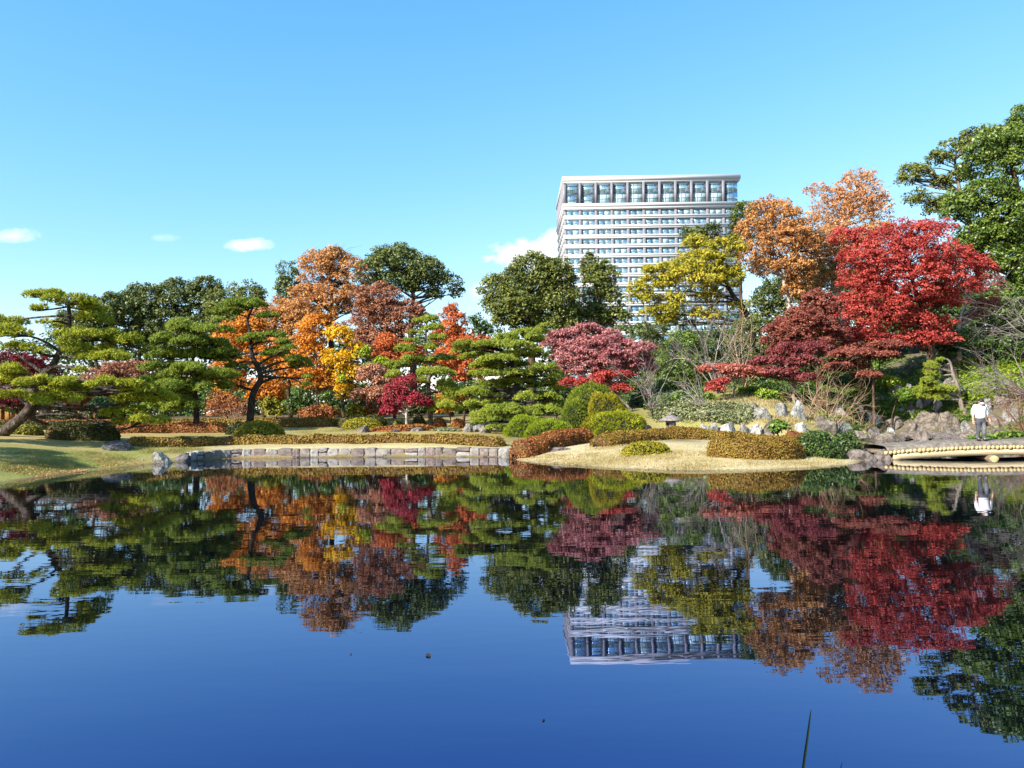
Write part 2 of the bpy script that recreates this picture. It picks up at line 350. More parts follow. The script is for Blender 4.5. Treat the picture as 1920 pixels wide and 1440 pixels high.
# ------------------------------------------------------------------ foliage builders
def leaves(c, nr, s, rng, aspect=.55, fold=.25):
    n = len(c); r = rng.normal(size=(n, 3))
    u = nrm(np.cross(nr, r)); v = np.cross(nr, u); s = np.asarray(s).reshape(-1, 1) * np.ones((n, 1))
    V = np.stack([c - u * s, c + v * s * aspect + nr * s * fold, c + u * s, c - v * s * aspect + nr * s * fold], 1).reshape(-1, 3)
    return V, np.arange(4 * n).reshape(-1, 4)
def sph(n, rng): return nrm(rng.normal(size=(n, 3)))

def lobe_leaves(cent, rad, flat, sub, leaf, rng, ksub=2.2, kleaf=2.0, up=.35, scat=.45, low=-.35, hue=None):
    """cent (n,3) rad (n,) -> leaf quads clustered in sub clumps on each lobe"""
    SC = []; SR = []; LR = []
    for i in range(len(cent)):
        ns = max(3, int(ksub * (rad[i] / sub) ** 2))
        d = sph(ns * 2, rng); d = d[d[:, 2] > low][:ns]
        q = cent[i] + d * rad[i] * np.array([1, 1, flat]) * rng.uniform(.72, 1.0, (len(d), 1))
        SC.append(q); SR.append(sub * rng.uniform(.65, 1.3, len(d))); LR.append(np.full(len(d), rng.rand() if hue is None else hue[i]))
    SC = np.concatenate(SC); SR = np.concatenate(SR); LR = np.concatenate(LR)
    nl = np.maximum(3, (kleaf * (SR / leaf) ** 2).astype(int))
    idx = np.repeat(np.arange(len(SC)), nl); n = len(idx)
    d = sph(n, rng); d[:, 2] = np.where(d[:, 2] < -.3, -d[:, 2], d[:, 2])
    p = SC[idx] + d * SR[idx, None] * np.array([1, 1, .5 + .5 * flat]) * rng.uniform(.45, 1.08, (n, 1))
    hid = np.zeros(n, bool); cj = np.asarray(cent); rj = np.asarray(rad)
    for i in range(len(cj)):
        q = (p - cj[i]) / (rj[i] * np.array([1, 1, flat])); hid |= (q * q).sum(1) < .27
    keep = ~hid | (rng.rand(n) < .12); p = p[keep]; d = d[keep]; idx = idx[keep]; n = len(p)
    nr = nrm(d * .7 + np.array([0, 0, up]) + np.array([-.1, -.15, 0]) + rng.normal(size=(n, 3)) * scat)
    cr = rng.rand(len(SC))
    rnd = np.clip(.32 * LR[idx] + .40 * cr[idx] + .28 * rng.rand(n), 0, 1)
    V, F = leaves(p, nr, leaf * rng.uniform(.55, 1.35, n), rng)
    return V, F, rnd, SC

def px2m(Y): return Y / FPX
def ell_lobes(ells, Y, rl, rng, depth=.8, dens=2.6, skin=(.45, .92)):
    cs = []; rr = []
    for e in ells:
        cx, cy, rx, ry = e[:4]; dy = e[4] if len(e) > 4 else 0
        k = px2m(Y + dy); c = P(cx, cy, Y + dy); a = np.array([rx * k, rx * k * depth, ry * k])
        r = min(rl, a[2] * .75, a[0] * .75)
        n = max(3, int(dens * (a[0] * a[2] + a[0] * a[1] + a[1] * a[2]) / 3 / r ** 2))
        d = sph(n * 3, rng); d = d[(d[:, 2] > -.8) & ((d[:, 1] < .35) | (rng.rand(len(d)) < .4))][:n]
        q = c + d * np.maximum(a - r * .75, a * .2) * (rng.uniform(skin[0], skin[1], (len(d), 1)) ** .5 * 1.05)
        cs.append(q); rr.append(r * rng.uniform(.7, 1.2, len(d)))
    return np.concatenate(cs), np.concatenate(rr)

def curve_pts(a, b, rng, sag=.15, n=5):
    t = np.linspace(0, 1, n)[:, None]; d = b - a; l = np.linalg.norm(d)
    mid = (a + b) / 2 + rng.normal(size=3) * l * sag * .5 + np.array([0, 0, l * sag * .3])
    return (1 - t) ** 2 * a + 2 * t * (1 - t) * mid + t ** 2 * b

def smooth_path(pts, n=4):
    p = np.asarray(pts, float)
    if len(p) < 3: return p
    o = []
    q = np.vstack([2 * p[0] - p[1], p, 2 * p[-1] - p[-2]])
    for i in range(1, len(q) - 2):
        for t in np.arange(n) / n:
            a, b, c, d = q[i - 1:i + 3]
            o.append(.5 * ((2 * b) + (-a + c) * t + (2 * a - 5 * b + 4 * c - d) * t * t + (-a + 3 * b - 3 * c + d) * t ** 3))
    o.append(p[-1]); return np.array(o)

def twig_fan(g, base, dirs, length, r0, rng, levels=2, kids=3, spread=.5, droop=0.0, k=3):
    for d in dirs:
        l = length * rng.uniform(.7, 1.2)
        n = 5; pts = [np.array(base)]; dd = np.array(d, float)
        for i in range(n):
            dd = nrm(dd + rng.normal(size=3) * .13 - np.array([0, 0, droop * .1])); pts.append(pts[-1] + dd * l / n)
        g.tube(pts, np.linspace(r0, r0 * .35, n + 1), k, cap=False)
        if levels > 0:
            for j in range(kids):
                i = rng.randint(1, n + 1); nd = nrm(dd + rng.normal(size=3) * spread)
                twig_fan(g, pts[i], [nd], l * .6, r0 * .5, rng, levels - 1, kids, spread, droop, k)

SP = {  # species: rl lobe radius m, sub clump m, leaf m (half length), ksub, kleaf, flat, up, dens
 'evergreen': dict(rl=1.35, sub=.48, leaf=.135, ks=2.4, kl=2.3, flat=.9, up=.35, dens=4.6, low=-.6),
 'autumn':    dict(rl=1.2, sub=.42, leaf=.112, ks=2.3, kl=2.3, flat=.8, up=.3, dens=4.4, low=-.7),
 'sparse':    dict(rl=1.1, sub=.36, leaf=.10, ks=2.0, kl=1.8, flat=.75, up=.3, dens=4.2, low=-.8),
 'maple':     dict(rl=1.1, sub=.34, leaf=.088, ks=1.75, kl=1.75, flat=.72, up=.5, dens=4.2, low=-.6),
 'maple_thin':dict(rl=1.0, sub=.32, leaf=.085, ks=1.6, kl=1.8, flat=.55, up=.5, dens=4.4, low=-.5),
 'shrub':     dict(rl=.75, sub=.32, leaf=.09, ks=2.2, kl=2.2, flat=.85, up=.35, dens=2.8, low=-.4),
}
NLEAF = 0
def tree(name, label, cat, group, Y, ells, base_px, sp, mat, bark=bark_brown, seed=0, trunk=None, tr=.28, limbs=30, twigs=0, kl=1.0, ks=1.0, depth=.8, leaf=1.0, topfrac=.75, rl=1.0, dens=1.0, twigmat=None):
    global NLEAF
    rng = np.random.RandomState(seed + 11); q = SP[sp]
    b = P(base_px[0], base_px[1], Y + (base_px[2] if len(base_px) > 2 else 0)); base = np.array([b[0], b[1], H1(b[0], b[1])])
    cs, rr = ell_lobes(ells, Y, q['rl'] * rl, rng, depth, q['dens'] * dens)
    V, F, rnd, SC = lobe_leaves(cs, rr, q['flat'], q['sub'], q['leaf'] * leaf, rng, q['ks'] * ks, q['kl'] * kl, q['up'], low=q['low'])
    NLEAF += len(F)
    root = thing(name, label, cat, base, group)
    obj('crown', mesh_np('crown', V - base, F, mat, rnd), root)
    g = Geo()
    if trunk is None:
        cc = np.array([cs[:, 0].mean(), cs[:, 1].mean(), cs[:, 2].min() * (1 - topfrac) + cs[:, 2].max() * topfrac])
        path = smooth_path([base - [0, 0, .3], base + (cc - base) * .35 + np.append(rng.normal(size=2) * .15, 0), base + (cc - base) * .7 + np.append(rng.normal(size=2) * .25, 0), cc])
    else:
        path = smooth_path([base - [0, 0, .3]] + [P(a[0], a[1], Y + (a[2] if len(a) > 2 else 0)) for a in trunk])
    nP = len(path); rad = np.linspace(1, .3, nP) * tr; rad[0] *= 1.35
    g.tube(path, rad, 9)
    order = rng.permutation(len(cs))[:limbs]
    for i in order:
        cand = np.nonzero(path[:, 2] < cs[i, 2] - .2)[0]
        cand = cand[cand > nP * .25]
        if not len(cand): cand = np.array([int(nP * .4)])
        dd = np.linalg.norm(path[cand] - cs[i], axis=1) + .6 * (cs[i, 2] - path[cand][:, 2])
        j = cand[int(np.argmin(dd + rng.rand(len(cand)) * 2.5))]
        pts = curve_pts(path[j], cs[i], rng, .2, 6)
        g.tube(pts, np.linspace(min(rad[j] * .5, .11 + .15 * tr), .022, 6), 5, cap=False)
        for k in range(2):
            e = SC[rng.randint(len(SC))]
            near = SC[np.argsort(np.linalg.norm(SC - cs[i], axis=1))[:14]]
            e = near[rng.randint(len(near))]
            g.tube(curve_pts(pts[3 + rng.randint(3)], e, rng, .2, 4), np.linspace(.035, .012, 4), 3, cap=False)
    if twigs:
        for i in rng.permutation(len(cs))[:twigs]:
            d = nrm(nrm(cs[i] - path[-1]) + np.array([0, 0, .9]))
            twig_fan(g, cs[i], nrm(d + rng.normal(size=(3, 3)) * .35), rr[i] * 1.3, .03, rng, 1, 3, .45)
    obj('trunk', g.mesh('trunk', bark, base, smooth=True), root)
    return root

def pine(label, Y, base_px, trunk, pads, mat, seed=0, tr=.22, bark=bark_pine, dens=1.0, dep=None, needle=.17, name='pine_tree', group='pruned pine trees', trunk_dy=0, padlimb=True):
    global NLEAF
    rng = np.random.RandomState(seed + 77)
    b = P(base_px[0], base_px[1], Y); base = np.array([b[0], b[1], H1(b[0], b[1])])
    path = smooth_path([base - [0, 0, .25]] + [P(a[0], a[1], Y + (a[2] if len(a) > 2 else 0)) for a in trunk])
    nP = len(path); rad = np.linspace(1, .28, nP) * tr; rad[0] *= 1.3
    g = Geo(); g.tube(path, rad, 10)
    VV = []; RN = []
    xs = np.array([p[0] for p in pads]); xc = (xs.min() + xs.max()) / 2; xr = max(20, (xs.max() - xs.min()) / 2)
    k0 = px2m(Y); dep = dep if dep is not None else xr * k0 * .6
    for pd in pads:
        px, py, w, h = pd[:4]
        off = rng.uniform(-1, .7) * dep * math.sqrt(max(.15, 1 - ((px - xc) / (xr * 1.15)) ** 2)) if len(pd) < 5 else pd[4]
        k = px2m(Y + off); c = P(px, py, Y + off); a = w * k; bdep = min(a, 1.6) * .85; hz = h * k * 1.3
        # sub mounds
        ns = max(3, int(2.4 * a * bdep / max(.30, hz * .9) ** 2 * .55)); ns = min(ns, 26)
        mr = max(.28, min(hz * 1.05, a * .55))
        th = rng.uniform(0, 6.283, ns); r = np.sqrt(rng.uniform(0, 1, ns))
        mc = np.stack([np.cos(th) * r * (a - mr * .6), np.sin(th) * r * (bdep - mr * .4), -hz * .55 * r ** 2 + rng.uniform(-.35, .25, ns) * hz], -1) + c
        mrad = mr * rng.uniform(.7, 1.15, ns)
        pr = rng.rand()
        for j in range(ns):
            nt_ = int(dens * 44 * mrad[j] * mrad[j] / .1)
            d = sph(int(nt_ * 1.6), rng); d = d[d[:, 2] > -.25][:nt_]
            p = mc[j] + d * mrad[j] * np.array([1, 1, .62]) * rng.uniform(.75, 1.0, (len(d), 1))
            nd = 5
            dirs = nrm(d[:, None] * .35 + np.array([0, 0, .45]) + rng.normal(size=(len(d), nd, 3)) * .62)
            side = nrm(np.cross(dirs, d[:, None] + np.array([-.15, -.25, .2]) + rng.normal(size=dirs.shape) * .35))
            ln = needle * rng.uniform(.7, 1.25, (len(d), nd, 1)); wd = needle * .17
            p0 = p[:, None] - dirs * ln * .25
            tri = np.stack([p0 - side * wd, p0 + side * wd, p0 + dirs * ln * 1.25], 2)
            VV.append(tri.reshape(-1, 3))
            RN.append(np.clip(.2 * pr + .25 * rng.rand() + .55 * rng.rand(len(d), nd), 0, 1).ravel())
        # limb from trunk to pad and branchlets spreading beneath it
        if padlimb:
            cand = np.nonzero(path[:, 2] < c[2] + .15)[0]; cand = cand[cand > 2] if (cand > 2).any() else np.array([2])
            j = cand[int(np.argmin(np.linalg.norm(path[cand] - c, axis=1)))]
            ctr = c - np.array([0, 0, hz * .55])
            pts = curve_pts(path[j], ctr, rng, .25, 7)
            g.tube(pts, np.linspace(min(rad[j] * .6, .11), .035, 7), 6, cap=False)
            for _ in range(5):
                e = mc[rng.randint(ns)] - [0, 0, mr * .3]
                g.tube(curve_pts(pts[rng.randint(4, 7)], e, rng, .2, 4), np.linspace(.035, .012, 4), 4, cap=False)
    V = np.concatenate(VV); n = len(V) // 3; NLEAF += n // 2
    root = thing(name, label, 'pine tree', base, group)
    obj('crown', mesh_np('crown', V - base, np.arange(3 * n).reshape(-1, 3), mat, np.concatenate(RN)), root)
    obj('trunk', g.mesh('trunk', bark, base, smooth=True), root)
    return root

def surf_leaves(p, nr, leaf, rng, mat, base, jitter=.6, aspect=.6):
    n = len(p)
    nn = nrm(nr + rng.normal(size=(n, 3)) * jitter)
    V, F = leaves(p, nn, leaf * rng.uniform(.7, 1.3, n), rng, aspect)
    return V - base, F

def hedge(label, pts, width, height, mat, seed=0, leaf=.055, dens=1.0, name='clipped_hedge', group='clipped azalea hedges', cat='hedge', sink=.05, core=hedge_core):
    """pts list of (x,y); a rounded clipped hedge swept along them"""
    global NLEAF
    rng = np.random.RandomState(seed + 300)
    p = np.array([(a[0], a[1], 0) for a in pts], float)
    c = smooth_path(p, 8)[:, :2]
    sl = np.linalg.norm(np.diff(c, axis=0), axis=1); L_ = sl.sum(); s = np.concatenate([[0], np.cumsum(sl)])
    ns = max(8, int(L_ / .25)); ss = np.linspace(0, L_, ns)
    c = np.stack([np.interp(ss, s, c[:, 0]), np.interp(ss, s, c[:, 1])], -1)
    t = nrm(np.gradient(c, axis=0)); nn = np.stack([-t[:, 1], t[:, 0]], -1)
    zc = H(c[:, 0], c[:, 1])
    w0 = width / 2
    e = np.minimum(ss, L_ - ss); endf = np.sqrt(np.clip(1 - (1 - np.clip(e / w0, 0, 1)) ** 2.4, 0, 1))
    wob = 1 + .09 * np.sin(ss * 2.1 + seed) + .06 * np.sin(ss * 4.7 + seed * 2)
    hob = 1 + .07 * np.sin(ss * 1.7 + seed * 3) + .05 * np.sin(ss * 5.1)
    na = 13; th = np.linspace(0, math.pi, na); ex = .68
    cx = np.sign(np.cos(th)) * np.abs(np.cos(th)) ** ex; cz = np.sin(th) ** ex
    def surf(scale):
        ww = w0 * np.maximum(endf, .12) * wob * scale; hh = height * (.35 + .65 * endf) * hob * scale
        off = ww[:, None] * cx[None]
        X = c[:, 0:1] + nn[:, 0:1] * off; Yy = c[:, 1:2] + nn[:, 1:2] * off
        zb = H(X, Yy) * .6 + zc[:, None] * .4
        Z = zb - sink + hh[:, None] * cz[None] + sink * .6
        return np.stack([X, Yy, Z], -1)
    base = np.array([c[ns // 2, 0], c[ns // 2, 1], zc[ns // 2]])
    root = thing(name, label, cat, base, group)
    Sf = surf(.93); i = (np.arange(ns - 1)[:, None] * na + np.arange(na - 1)[None]).ravel()
    caps = [np.arange(na)[None], (np.arange(na) + (ns - 1) * na)[::-1][None]]
    obj('stems', mesh_np('stems', Sf.reshape(-1, 3) - base, [np.stack([i, i + 1, i + na + 1, i + na], -1)] + caps, core), root)
    Sf = surf(1.0); A = Sf[:-1, :-1]; B = Sf[1:, :-1]; Cc = Sf[1:, 1:]; Dd = Sf[:-1, 1:]
    cr = np.cross(B - A, Dd - A); ar = np.linalg.norm(cr, axis=-1)
    n = int(dens * ar.sum() / (leaf * leaf * .82)); pr = (ar / ar.sum()).ravel()
    k = rng.choice(len(pr), n, p=pr); a_, b_ = np.unravel_index(k, ar.shape); u = rng.rand(n, 1); v = rng.rand(n, 1)
    p = (A[a_, b_] * (1 - u) + B[a_, b_] * u) * (1 - v) + (Dd[a_, b_] * (1 - u) + Cc[a_, b_] * u) * v
    nr = nrm(cr[a_, b_]); ctr = Sf.mean(1)[a_]; fl = np.sign(((p - ctr) * nr).sum(1, keepdims=True)); nr = nr * fl
    lump = fbm(p[:, 0] * 1.0 + p[:, 2], p[:, 1] - p[:, 2] * .7, 4.0, seed + 5, 3)
    p = p + nr * ((lump[:, None] - .5) * .12 + rng.normal(size=(n, 1)) * .022)
    rnd = np.clip(.45 * lump + .55 * rng.rand(n), 0, 1)
    V, F = surf_leaves(p, nr, leaf, rng, mat, base); NLEAF += n
    obj('foliage', mesh_np('foliage', V, F, mat, rnd), root)
    return root

def mound(label, cx, cy, rx, ry, h, mat, seed=0, leaf=.07, dens=1.0, name='round_shrub', group='rounded garden shrubs', cat='shrub', core=shrub_shade_core, z=None, lump=.16, lsc=2.6, jit=.6, under=.25, spike=False):
    global NLEAF
    rng = np.random.RandomState(seed + 900)
    zb = H1(cx, cy) if z is None else z; base = np.array([cx, cy, zb])
    n = int(dens * 2.2 * math.pi * (rx * ry + h * (rx + ry) / 2) / 1.6 / (leaf * leaf * .95))
    d = sph(int(n * 1.9), rng); d = d[d[:, 2] > -under][:n]; n = len(d)
    sc = np.array([rx, ry, h])
    def lumpf(dd): 
        return 1 + lump * (2 * fbm(dd[:, 0] * lsc + seed, dd[:, 1] * lsc + dd[:, 2] * lsc * 1.3, 1.0, seed, 3) - 1)
    lf = lumpf(d); sup = np.sign(d) * np.abs(d) ** .95
    p = base + sup * sc * lf[:, None] * rng.uniform(.93, 1.03, (n, 1)) + [0, 0, 0]
    nr = nrm(d / sc)
    rnd = np.clip(.35 * (lf - 1 + lump) / (2 * lump + 1e-6) + .65 * rng.rand(n), 0, 1)
    root = thing(name, label, cat, base, group)
    if spike:
        dirs = nrm(nr[:, None] * .8 + np.array([0, 0, .5]) + rng.normal(size=(n, 3, 3)) * .45)
        side = nrm(np.cross(dirs, rng.normal(size=dirs.shape))); ln = leaf * 2.4
        p0 = p[:, None] - base
        V = np.stack([p0 - side * leaf * .3, p0 + side * leaf * .3, p0 + dirs * ln], 2).reshape(-1, 3)
        me = mesh_np('foliage', V, np.arange(len(V)).reshape(-1, 3), mat, np.repeat(rnd, 3))
    else:
        V, F = surf_leaves(p, nr, leaf, rng, mat, base, jit); me = mesh_np('foliage', V, F, mat, rnd)
    NLEAF += n; obj('foliage', me, root)
    # solid inner body, dark so gaps between leaves read as shade
    bm = bmesh.new(); bmesh.ops.create_icosphere(bm, subdivisions=3, radius=1)
    dd = np.array([v.co[:] for v in bm.verts]); q = np.sign(dd) * np.abs(dd) ** .95 * sc * (lumpf(dd) * .88)[:, None]
    for v, w in zip(bm.verts, q): v.co = w
    me = bpy.data.meshes.new('stems'); bm.to_mesh(me); bm.free(); me.materials.append(core)
    obj('stems', me, root)
    return root

def pxmound(label, px, py, w, h, Y, mat, seed=0, dep=.9, **kw):
    """a mound whose outline centre is (px, py=bottom) with half width w and height h in photo pixels"""
    k = px2m(Y); c = P(px, py, Y)
    top = P(px, py - h, Y)[2]; z = H1(c[0], c[1])
    return mound(label, c[0], c[1], w * k, w * k * dep, max(.2, top - z), mat, seed, **kw)

# ================================================================== office tower
def flat_mat(name, col, rough=.6, spec=.3, metal=0.0, var=.08, scale=3):
    c = np.array(col)
    m = noise_mat(name, sn(tuple(c * (1 - var)), tuple(c), tuple(np.minimum(c * (1 + var), 1))), scale, 4, rough, .05, scale * 8, spec=spec)
    m.node_tree.nodes['Principled BSDF'].inputs['Metallic'].default_value = metal
    return m
t_white = flat_mat('tower_white_cladding', (.50, .52, .55), .5, .4, var=.04, scale=.2)
t_grey = flat_mat('tower_grey_pier', (.185, .178, .205), .5, .4, var=.06, scale=.2)
t_frame = flat_mat('tower_window_frame', (.16, .22, .29), .4, .5)
def glass(name, col, rough=.03):
    m, t, b = new_mat(name)
    b.inputs['Base Color'].default_value = (*col, 1); b.inputs['Metallic'].default_value = .85; b.inputs['Roughness'].default_value = rough
    g = N(t, 'ShaderNodeNewGeometry'); n = N(t, 'ShaderNodeTexNoise'); n.inputs['Scale'].default_value = .25; n.inputs['Detail'].default_value = 1
    t.links.new(g.outputs['Position'], n.inputs['Vector'])
    bp = N(t, 'ShaderNodeBump'); bp.inputs['Strength'].default_value = .05; bp.inputs['Distance'].default_value = .02
    t.links.new(n.outputs[0], bp.inputs['Height']); t.links.new(bp.outputs[0], b.inputs['Normal'])
    return m
t_glass = [glass('tower_glass_blue', (.46, .72, .88)), glass('tower_glass_mid', (.52, .77, .90)), glass('tower_glass_deep', (.36, .60, .76)),
           flat_mat('tower_blind', (.38, .55, .60), .35, .6, var=.03, scale=.4)]
TY = 300.0
tl = P(1057, 333, TY); trr = P(1385, 326, TY); tw = trr[0] - tl[0]; ttop = (tl[2] + trr[2]) / 2
tdep = 42.0; tx0, tx1 = tl[0], trr[0]
tz0 = 2.5
tower = thing('office_tower', 'white banded high-rise office tower rising behind the garden trees', 'building', ((tx0 + tx1) / 2, TY, tz0))
tb = np.array([(tx0 + tx1) / 2, TY, tz0])
hw = tw / 2; HT = ttop - tz0
def tpart(name, g, mat, par=tower): return obj(name, g.mesh(name, mat), par)
core = Geo(); core.box((-hw + 1.0, 1.0, 0), (hw - 1.0, tdep - 1, HT - 1)); tpart('inner_wall', core, flat_mat('tower_inner_wall', (.17, .17, .19)))
def ringbox(z0, z1, out):  # a slab all round
    return Geo().box((-hw - out, -out, z0), (hw + out, tdep + out, z1))
tpart('parapet', ringbox(HT - 1.7, HT, .6), t_white)
tpart('roof_ledge', ringbox(HT - 2.5, HT - 1.75, .3), t_white)
bay = tw / 11; pier_w = 1.15; fl = 3.82; top_h = 8.3
ztop1 = HT - 2.5; ztop0 = ztop1 - top_h
tpart('spandrel', ringbox(ztop0 - 1.2, ztop0 - .05, .75), t_white); tpart('spandrel', ringbox(ztop0 - 2.3, ztop0 - 1.25, .45), t_white)
z = ztop0 - 2.3; floors = []
while z > 8:
    floors.append((z - 2.4, z)); z -= fl
for i, (a, b) in enumerate(floors):
    tpart('spandrel', ringbox(a - .80, a - .03, .38), t_white); tpart('spandrel', ringbox(b - fl - .0, a - .85, .22), t_white)
pg = Geo().box((-pier_w / 2, -.05, 0), (pier_w / 2, .9, ztop0 - 2.3)); pme = pg.mesh('pier', t_grey)
pg2 = Geo().box((-pier_w * .42, -.65, ztop0 - .9), (pier_w * .42, .9, ztop1 + .05)); pme2 = pg2.mesh('upper_pier', t_grey)
for i in range(12):
    x = -hw + i * bay; x = min(max(x, -hw + pier_w / 2 + .02), hw - pier_w / 2 - .02) if i in (0, 11) else x
    if 0 < i < 11: obj('pier', pme, tower, (x, 0, 0)); obj('upper_pier', pme2, tower, (x, 0, 0))
sp = Geo().box((-.05, -.5, 0), (.9, .5, ztop0 - 2.3)); spm = sp.mesh('side_pier', t_grey)
sp2 = Geo().box((-.5, -.6, ztop0 - .9), (.9, .6, ztop1)); spm2 = sp2.mesh('side_upper_pier', t_grey)
for i in range(7):
    obj('side_pier', spm, tower, (-hw, .7 + i * (tdep - 1.4) / 6, 0)); obj('side_upper_pier', spm2, tower, (-hw, .7 + i * (tdep - 1.4) / 6, 0))
ww_ = bay - pier_w; wh = 2.4
wf = Geo()
wf.box((-.06, -.02, 0), (.06, .1, wh)); wf.box((-ww_ / 2, -.02, wh - .1), (ww_ / 2, .1, wh)); wf.box((-ww_ / 2, -.02, 0), (ww_ / 2, .1, .08))
wfm = wf.mesh('window', t_frame)
pane_me = [Geo().box((0, .12, .08), (ww_ / 2 - .06, .16, wh - .1)).mesh('pane', m) for m in t_glass]
rr_ = random.Random(5)
for fi, (a, b) in enumerate(floors[:13]):
    for i in range(11):
        x = -hw + (i + .5) * bay
        w = obj('window', wfm, tower, (x, .25, a)); has_blind = rr_.random() < .32  # flag marks bays with pale blinds behind the glass
        for s in (0, 1):
            k = 3 if (has_blind and rr_.random() < .7) or rr_.random() < .06 else rr_.choice((0, 0, 1, 2))
            obj('pane', pane_me[k], w, (-ww_ / 2 if s == 0 else .06, 0, 0))
    sg = Geo().box((-hw + .45, 1, a), (-hw + .5, tdep - 1, b)); tpart('side_window_band', sg, t_glass[2])
for (a, b) in floors[13:]:
    tpart('window_band', Geo().box((-hw + .7, .4, a), (hw - .7, .45, b)), t_glass[0])
tfh = top_h
tf = Geo()
for x in (-ww_ / 6, ww_ / 6): tf.box((x - .04, -.02, 0), (x + .04, .12, tfh))
for zz in (0, 2.0, 3.9, 5.8, 7.3): tf.box((-ww_ / 2, -.03, zz - .05), (ww_ / 2, .13, zz + .05))
tfm = tf.mesh('top_window', t_frame)
tp_me = [Geo().box((-ww_ / 2, .16, z0), (ww_ / 2, .2, z1)).mesh('pane', m) for m in t_glass for (z0, z1) in ((0, tfh * .48), (tfh * .485, tfh))]
for i in range(11):
    w = obj('top_window', tfm, tower, (-hw + (i + .5) * bay, .25, ztop0))
    dark = i in (0, 10); lo = 2 if dark else rr_.choice((3, 3, 1, 3)); hi = 2 if dark else rr_.choice((3, 1, 1, 0))
    obj('pane', tp_me[lo * 2], w); obj('pane', tp_me[hi * 2 + 1], w)
tpart('side_window_band', Geo().box((-hw + .45, 1, ztop0), (-hw + .5, tdep - 1, ztop1)), t_glass[2])

# ================================================================== stones
def crack(m, scale=2.2):
    t = m.node_tree; b = t.nodes['Principled BSDF']; src = b.inputs['Base Color'].links[0].from_socket
    g = N(t, 'ShaderNodeNewGeometry'); nz = N(t, 'ShaderNodeTexNoise'); nz.inputs['Scale'].default_value = 1.6; nz.inputs['Detail'].default_value = 3
    t.links.new(g.outputs['Position'], nz.inputs['Vector'])
    va = N(t, 'ShaderNodeVectorMath', operation='MULTIPLY_ADD'); va.inputs[1].default_value = (1.4, 1.4, 1.4)
    t.links.new(nz.outputs['Color'], va.inputs[0]); t.links.new(g.outputs['Position'], va.inputs[2])
    v = N(t, 'ShaderNodeTexVoronoi', feature='DISTANCE_TO_EDGE'); v.inputs['Scale'].default_value = scale; t.links.new(va.outputs[0], v.inputs['Vector'])
    mx = N(t, 'ShaderNodeMix', data_type='RGBA', blend_type='MULTIPLY'); mx.inputs[0].default_value = 1
    t.links.new(src, mx.inputs[6]); t.links.new(ramp(t, v.outputs['Distance'], [(0, (.30, .29, .27)), (.05, (.75, .74, .72)), (.16, (1, 1, 1))]), mx.inputs[7]); t.links.new(mx.outputs[2], b.inputs['Base Color'])
    return m
stone_m = dict(
 grey=noise_mat('grey_stone', sn((.085,.08,.07),(.21,.205,.185),(.35,.34,.31)), 3, 9, .9, .8, 7, dist=.08, rgh=.75),
 pale=noise_mat('pale_stone', sn((.15,.15,.135),(.34,.34,.315),(.52,.52,.49)), 2.6, 9, .9, .8, 7, dist=.08, rgh=.75),
 brown=noise_mat('brown_stone', sn((.075,.062,.05),(.18,.152,.122),(.30,.262,.215)), 2.6, 9, .9, .8, 7, dist=.08, rgh=.75),
 purple=noise_mat('purple_brown_stone', sn((.07,.055,.048),(.165,.135,.118),(.27,.23,.205)), 2.6, 9, .85, .8, 7, dist=.08, rgh=.75),
 dark=noise_mat('dark_stone', sn((.035,.033,.034),(.085,.08,.08),(.16,.15,.15)), 3, 8, .85, .8, 8, dist=.08, rgh=.7),
)
def rock_mesh(rx, ry, rz, mat, seed, sub=3, cuts=13, power=.75, tall=0):
    rng = np.random.RandomState(seed * 7 + 1)
    bm = bmesh.new(); bmesh.ops.create_icosphere(bm, subdivisions=sub, radius=1)
    p = np.array([v.co[:] for v in bm.verts]); p = np.sign(p) * np.abs(p) ** power
    for _ in range(cuts):
        n = sph(1, rng)[0]; n[2] = abs(n[2]) * .8; n = n / np.linalg.norm(n); c = rng.uniform(.58, .92)
        o = p @ n - c; p = p - np.maximum(o, 0)[:, None] * n * .95
    off = rng.rand(3) * 50
    for i in range(len(p)):
        v = Vector(p[i] * 1.6 + off); p[i] *= 1 + .15 * mnoise.noise(v) + .10 * mnoise.noise(v * 2.7) + .06 * abs(mnoise.noise(v * 6)) - .03
    p[:, 2] = np.where(p[:, 2] < 0, p[:, 2] * .5, p[:, 2]) / max(.3, p[:, 2].max())
    p = p * np.array([rx, ry, rz])
    for v, w in zip(bm.verts, p): v.co = w
    me = bpy.data.meshes.new('boulder'); bm.to_mesh(me); bm.free(); me.materials.append(mat)
    return me
def rock(label, px, py, w, h, mat='grey', seed=0, Y=None, dep=.8, group='garden boulders', z=None, power=.8, name='boulder'):
    """half width w and height h in photo pixels, foot at (px,py)"""
    if Y is None: c = T(px, py)
    else:
        c = P(px, py, Y); c[2] = H1(c[0], c[1]) if z is None else z
    k = px2m(c[1])
    o = obj(name, rock_mesh(w * k, w * k * dep, h * k, stone_m[mat], seed, power=power), loc=(c[0], c[1] + w * k * dep * .5, c[2] - .04))
    o.rotation_euler = (0, 0, (seed * 37 % 100) / 100 * .8 - .4)
    return tag(o, label, 'boulder', group)

for k_ in stone_m.values(): crack(k_)
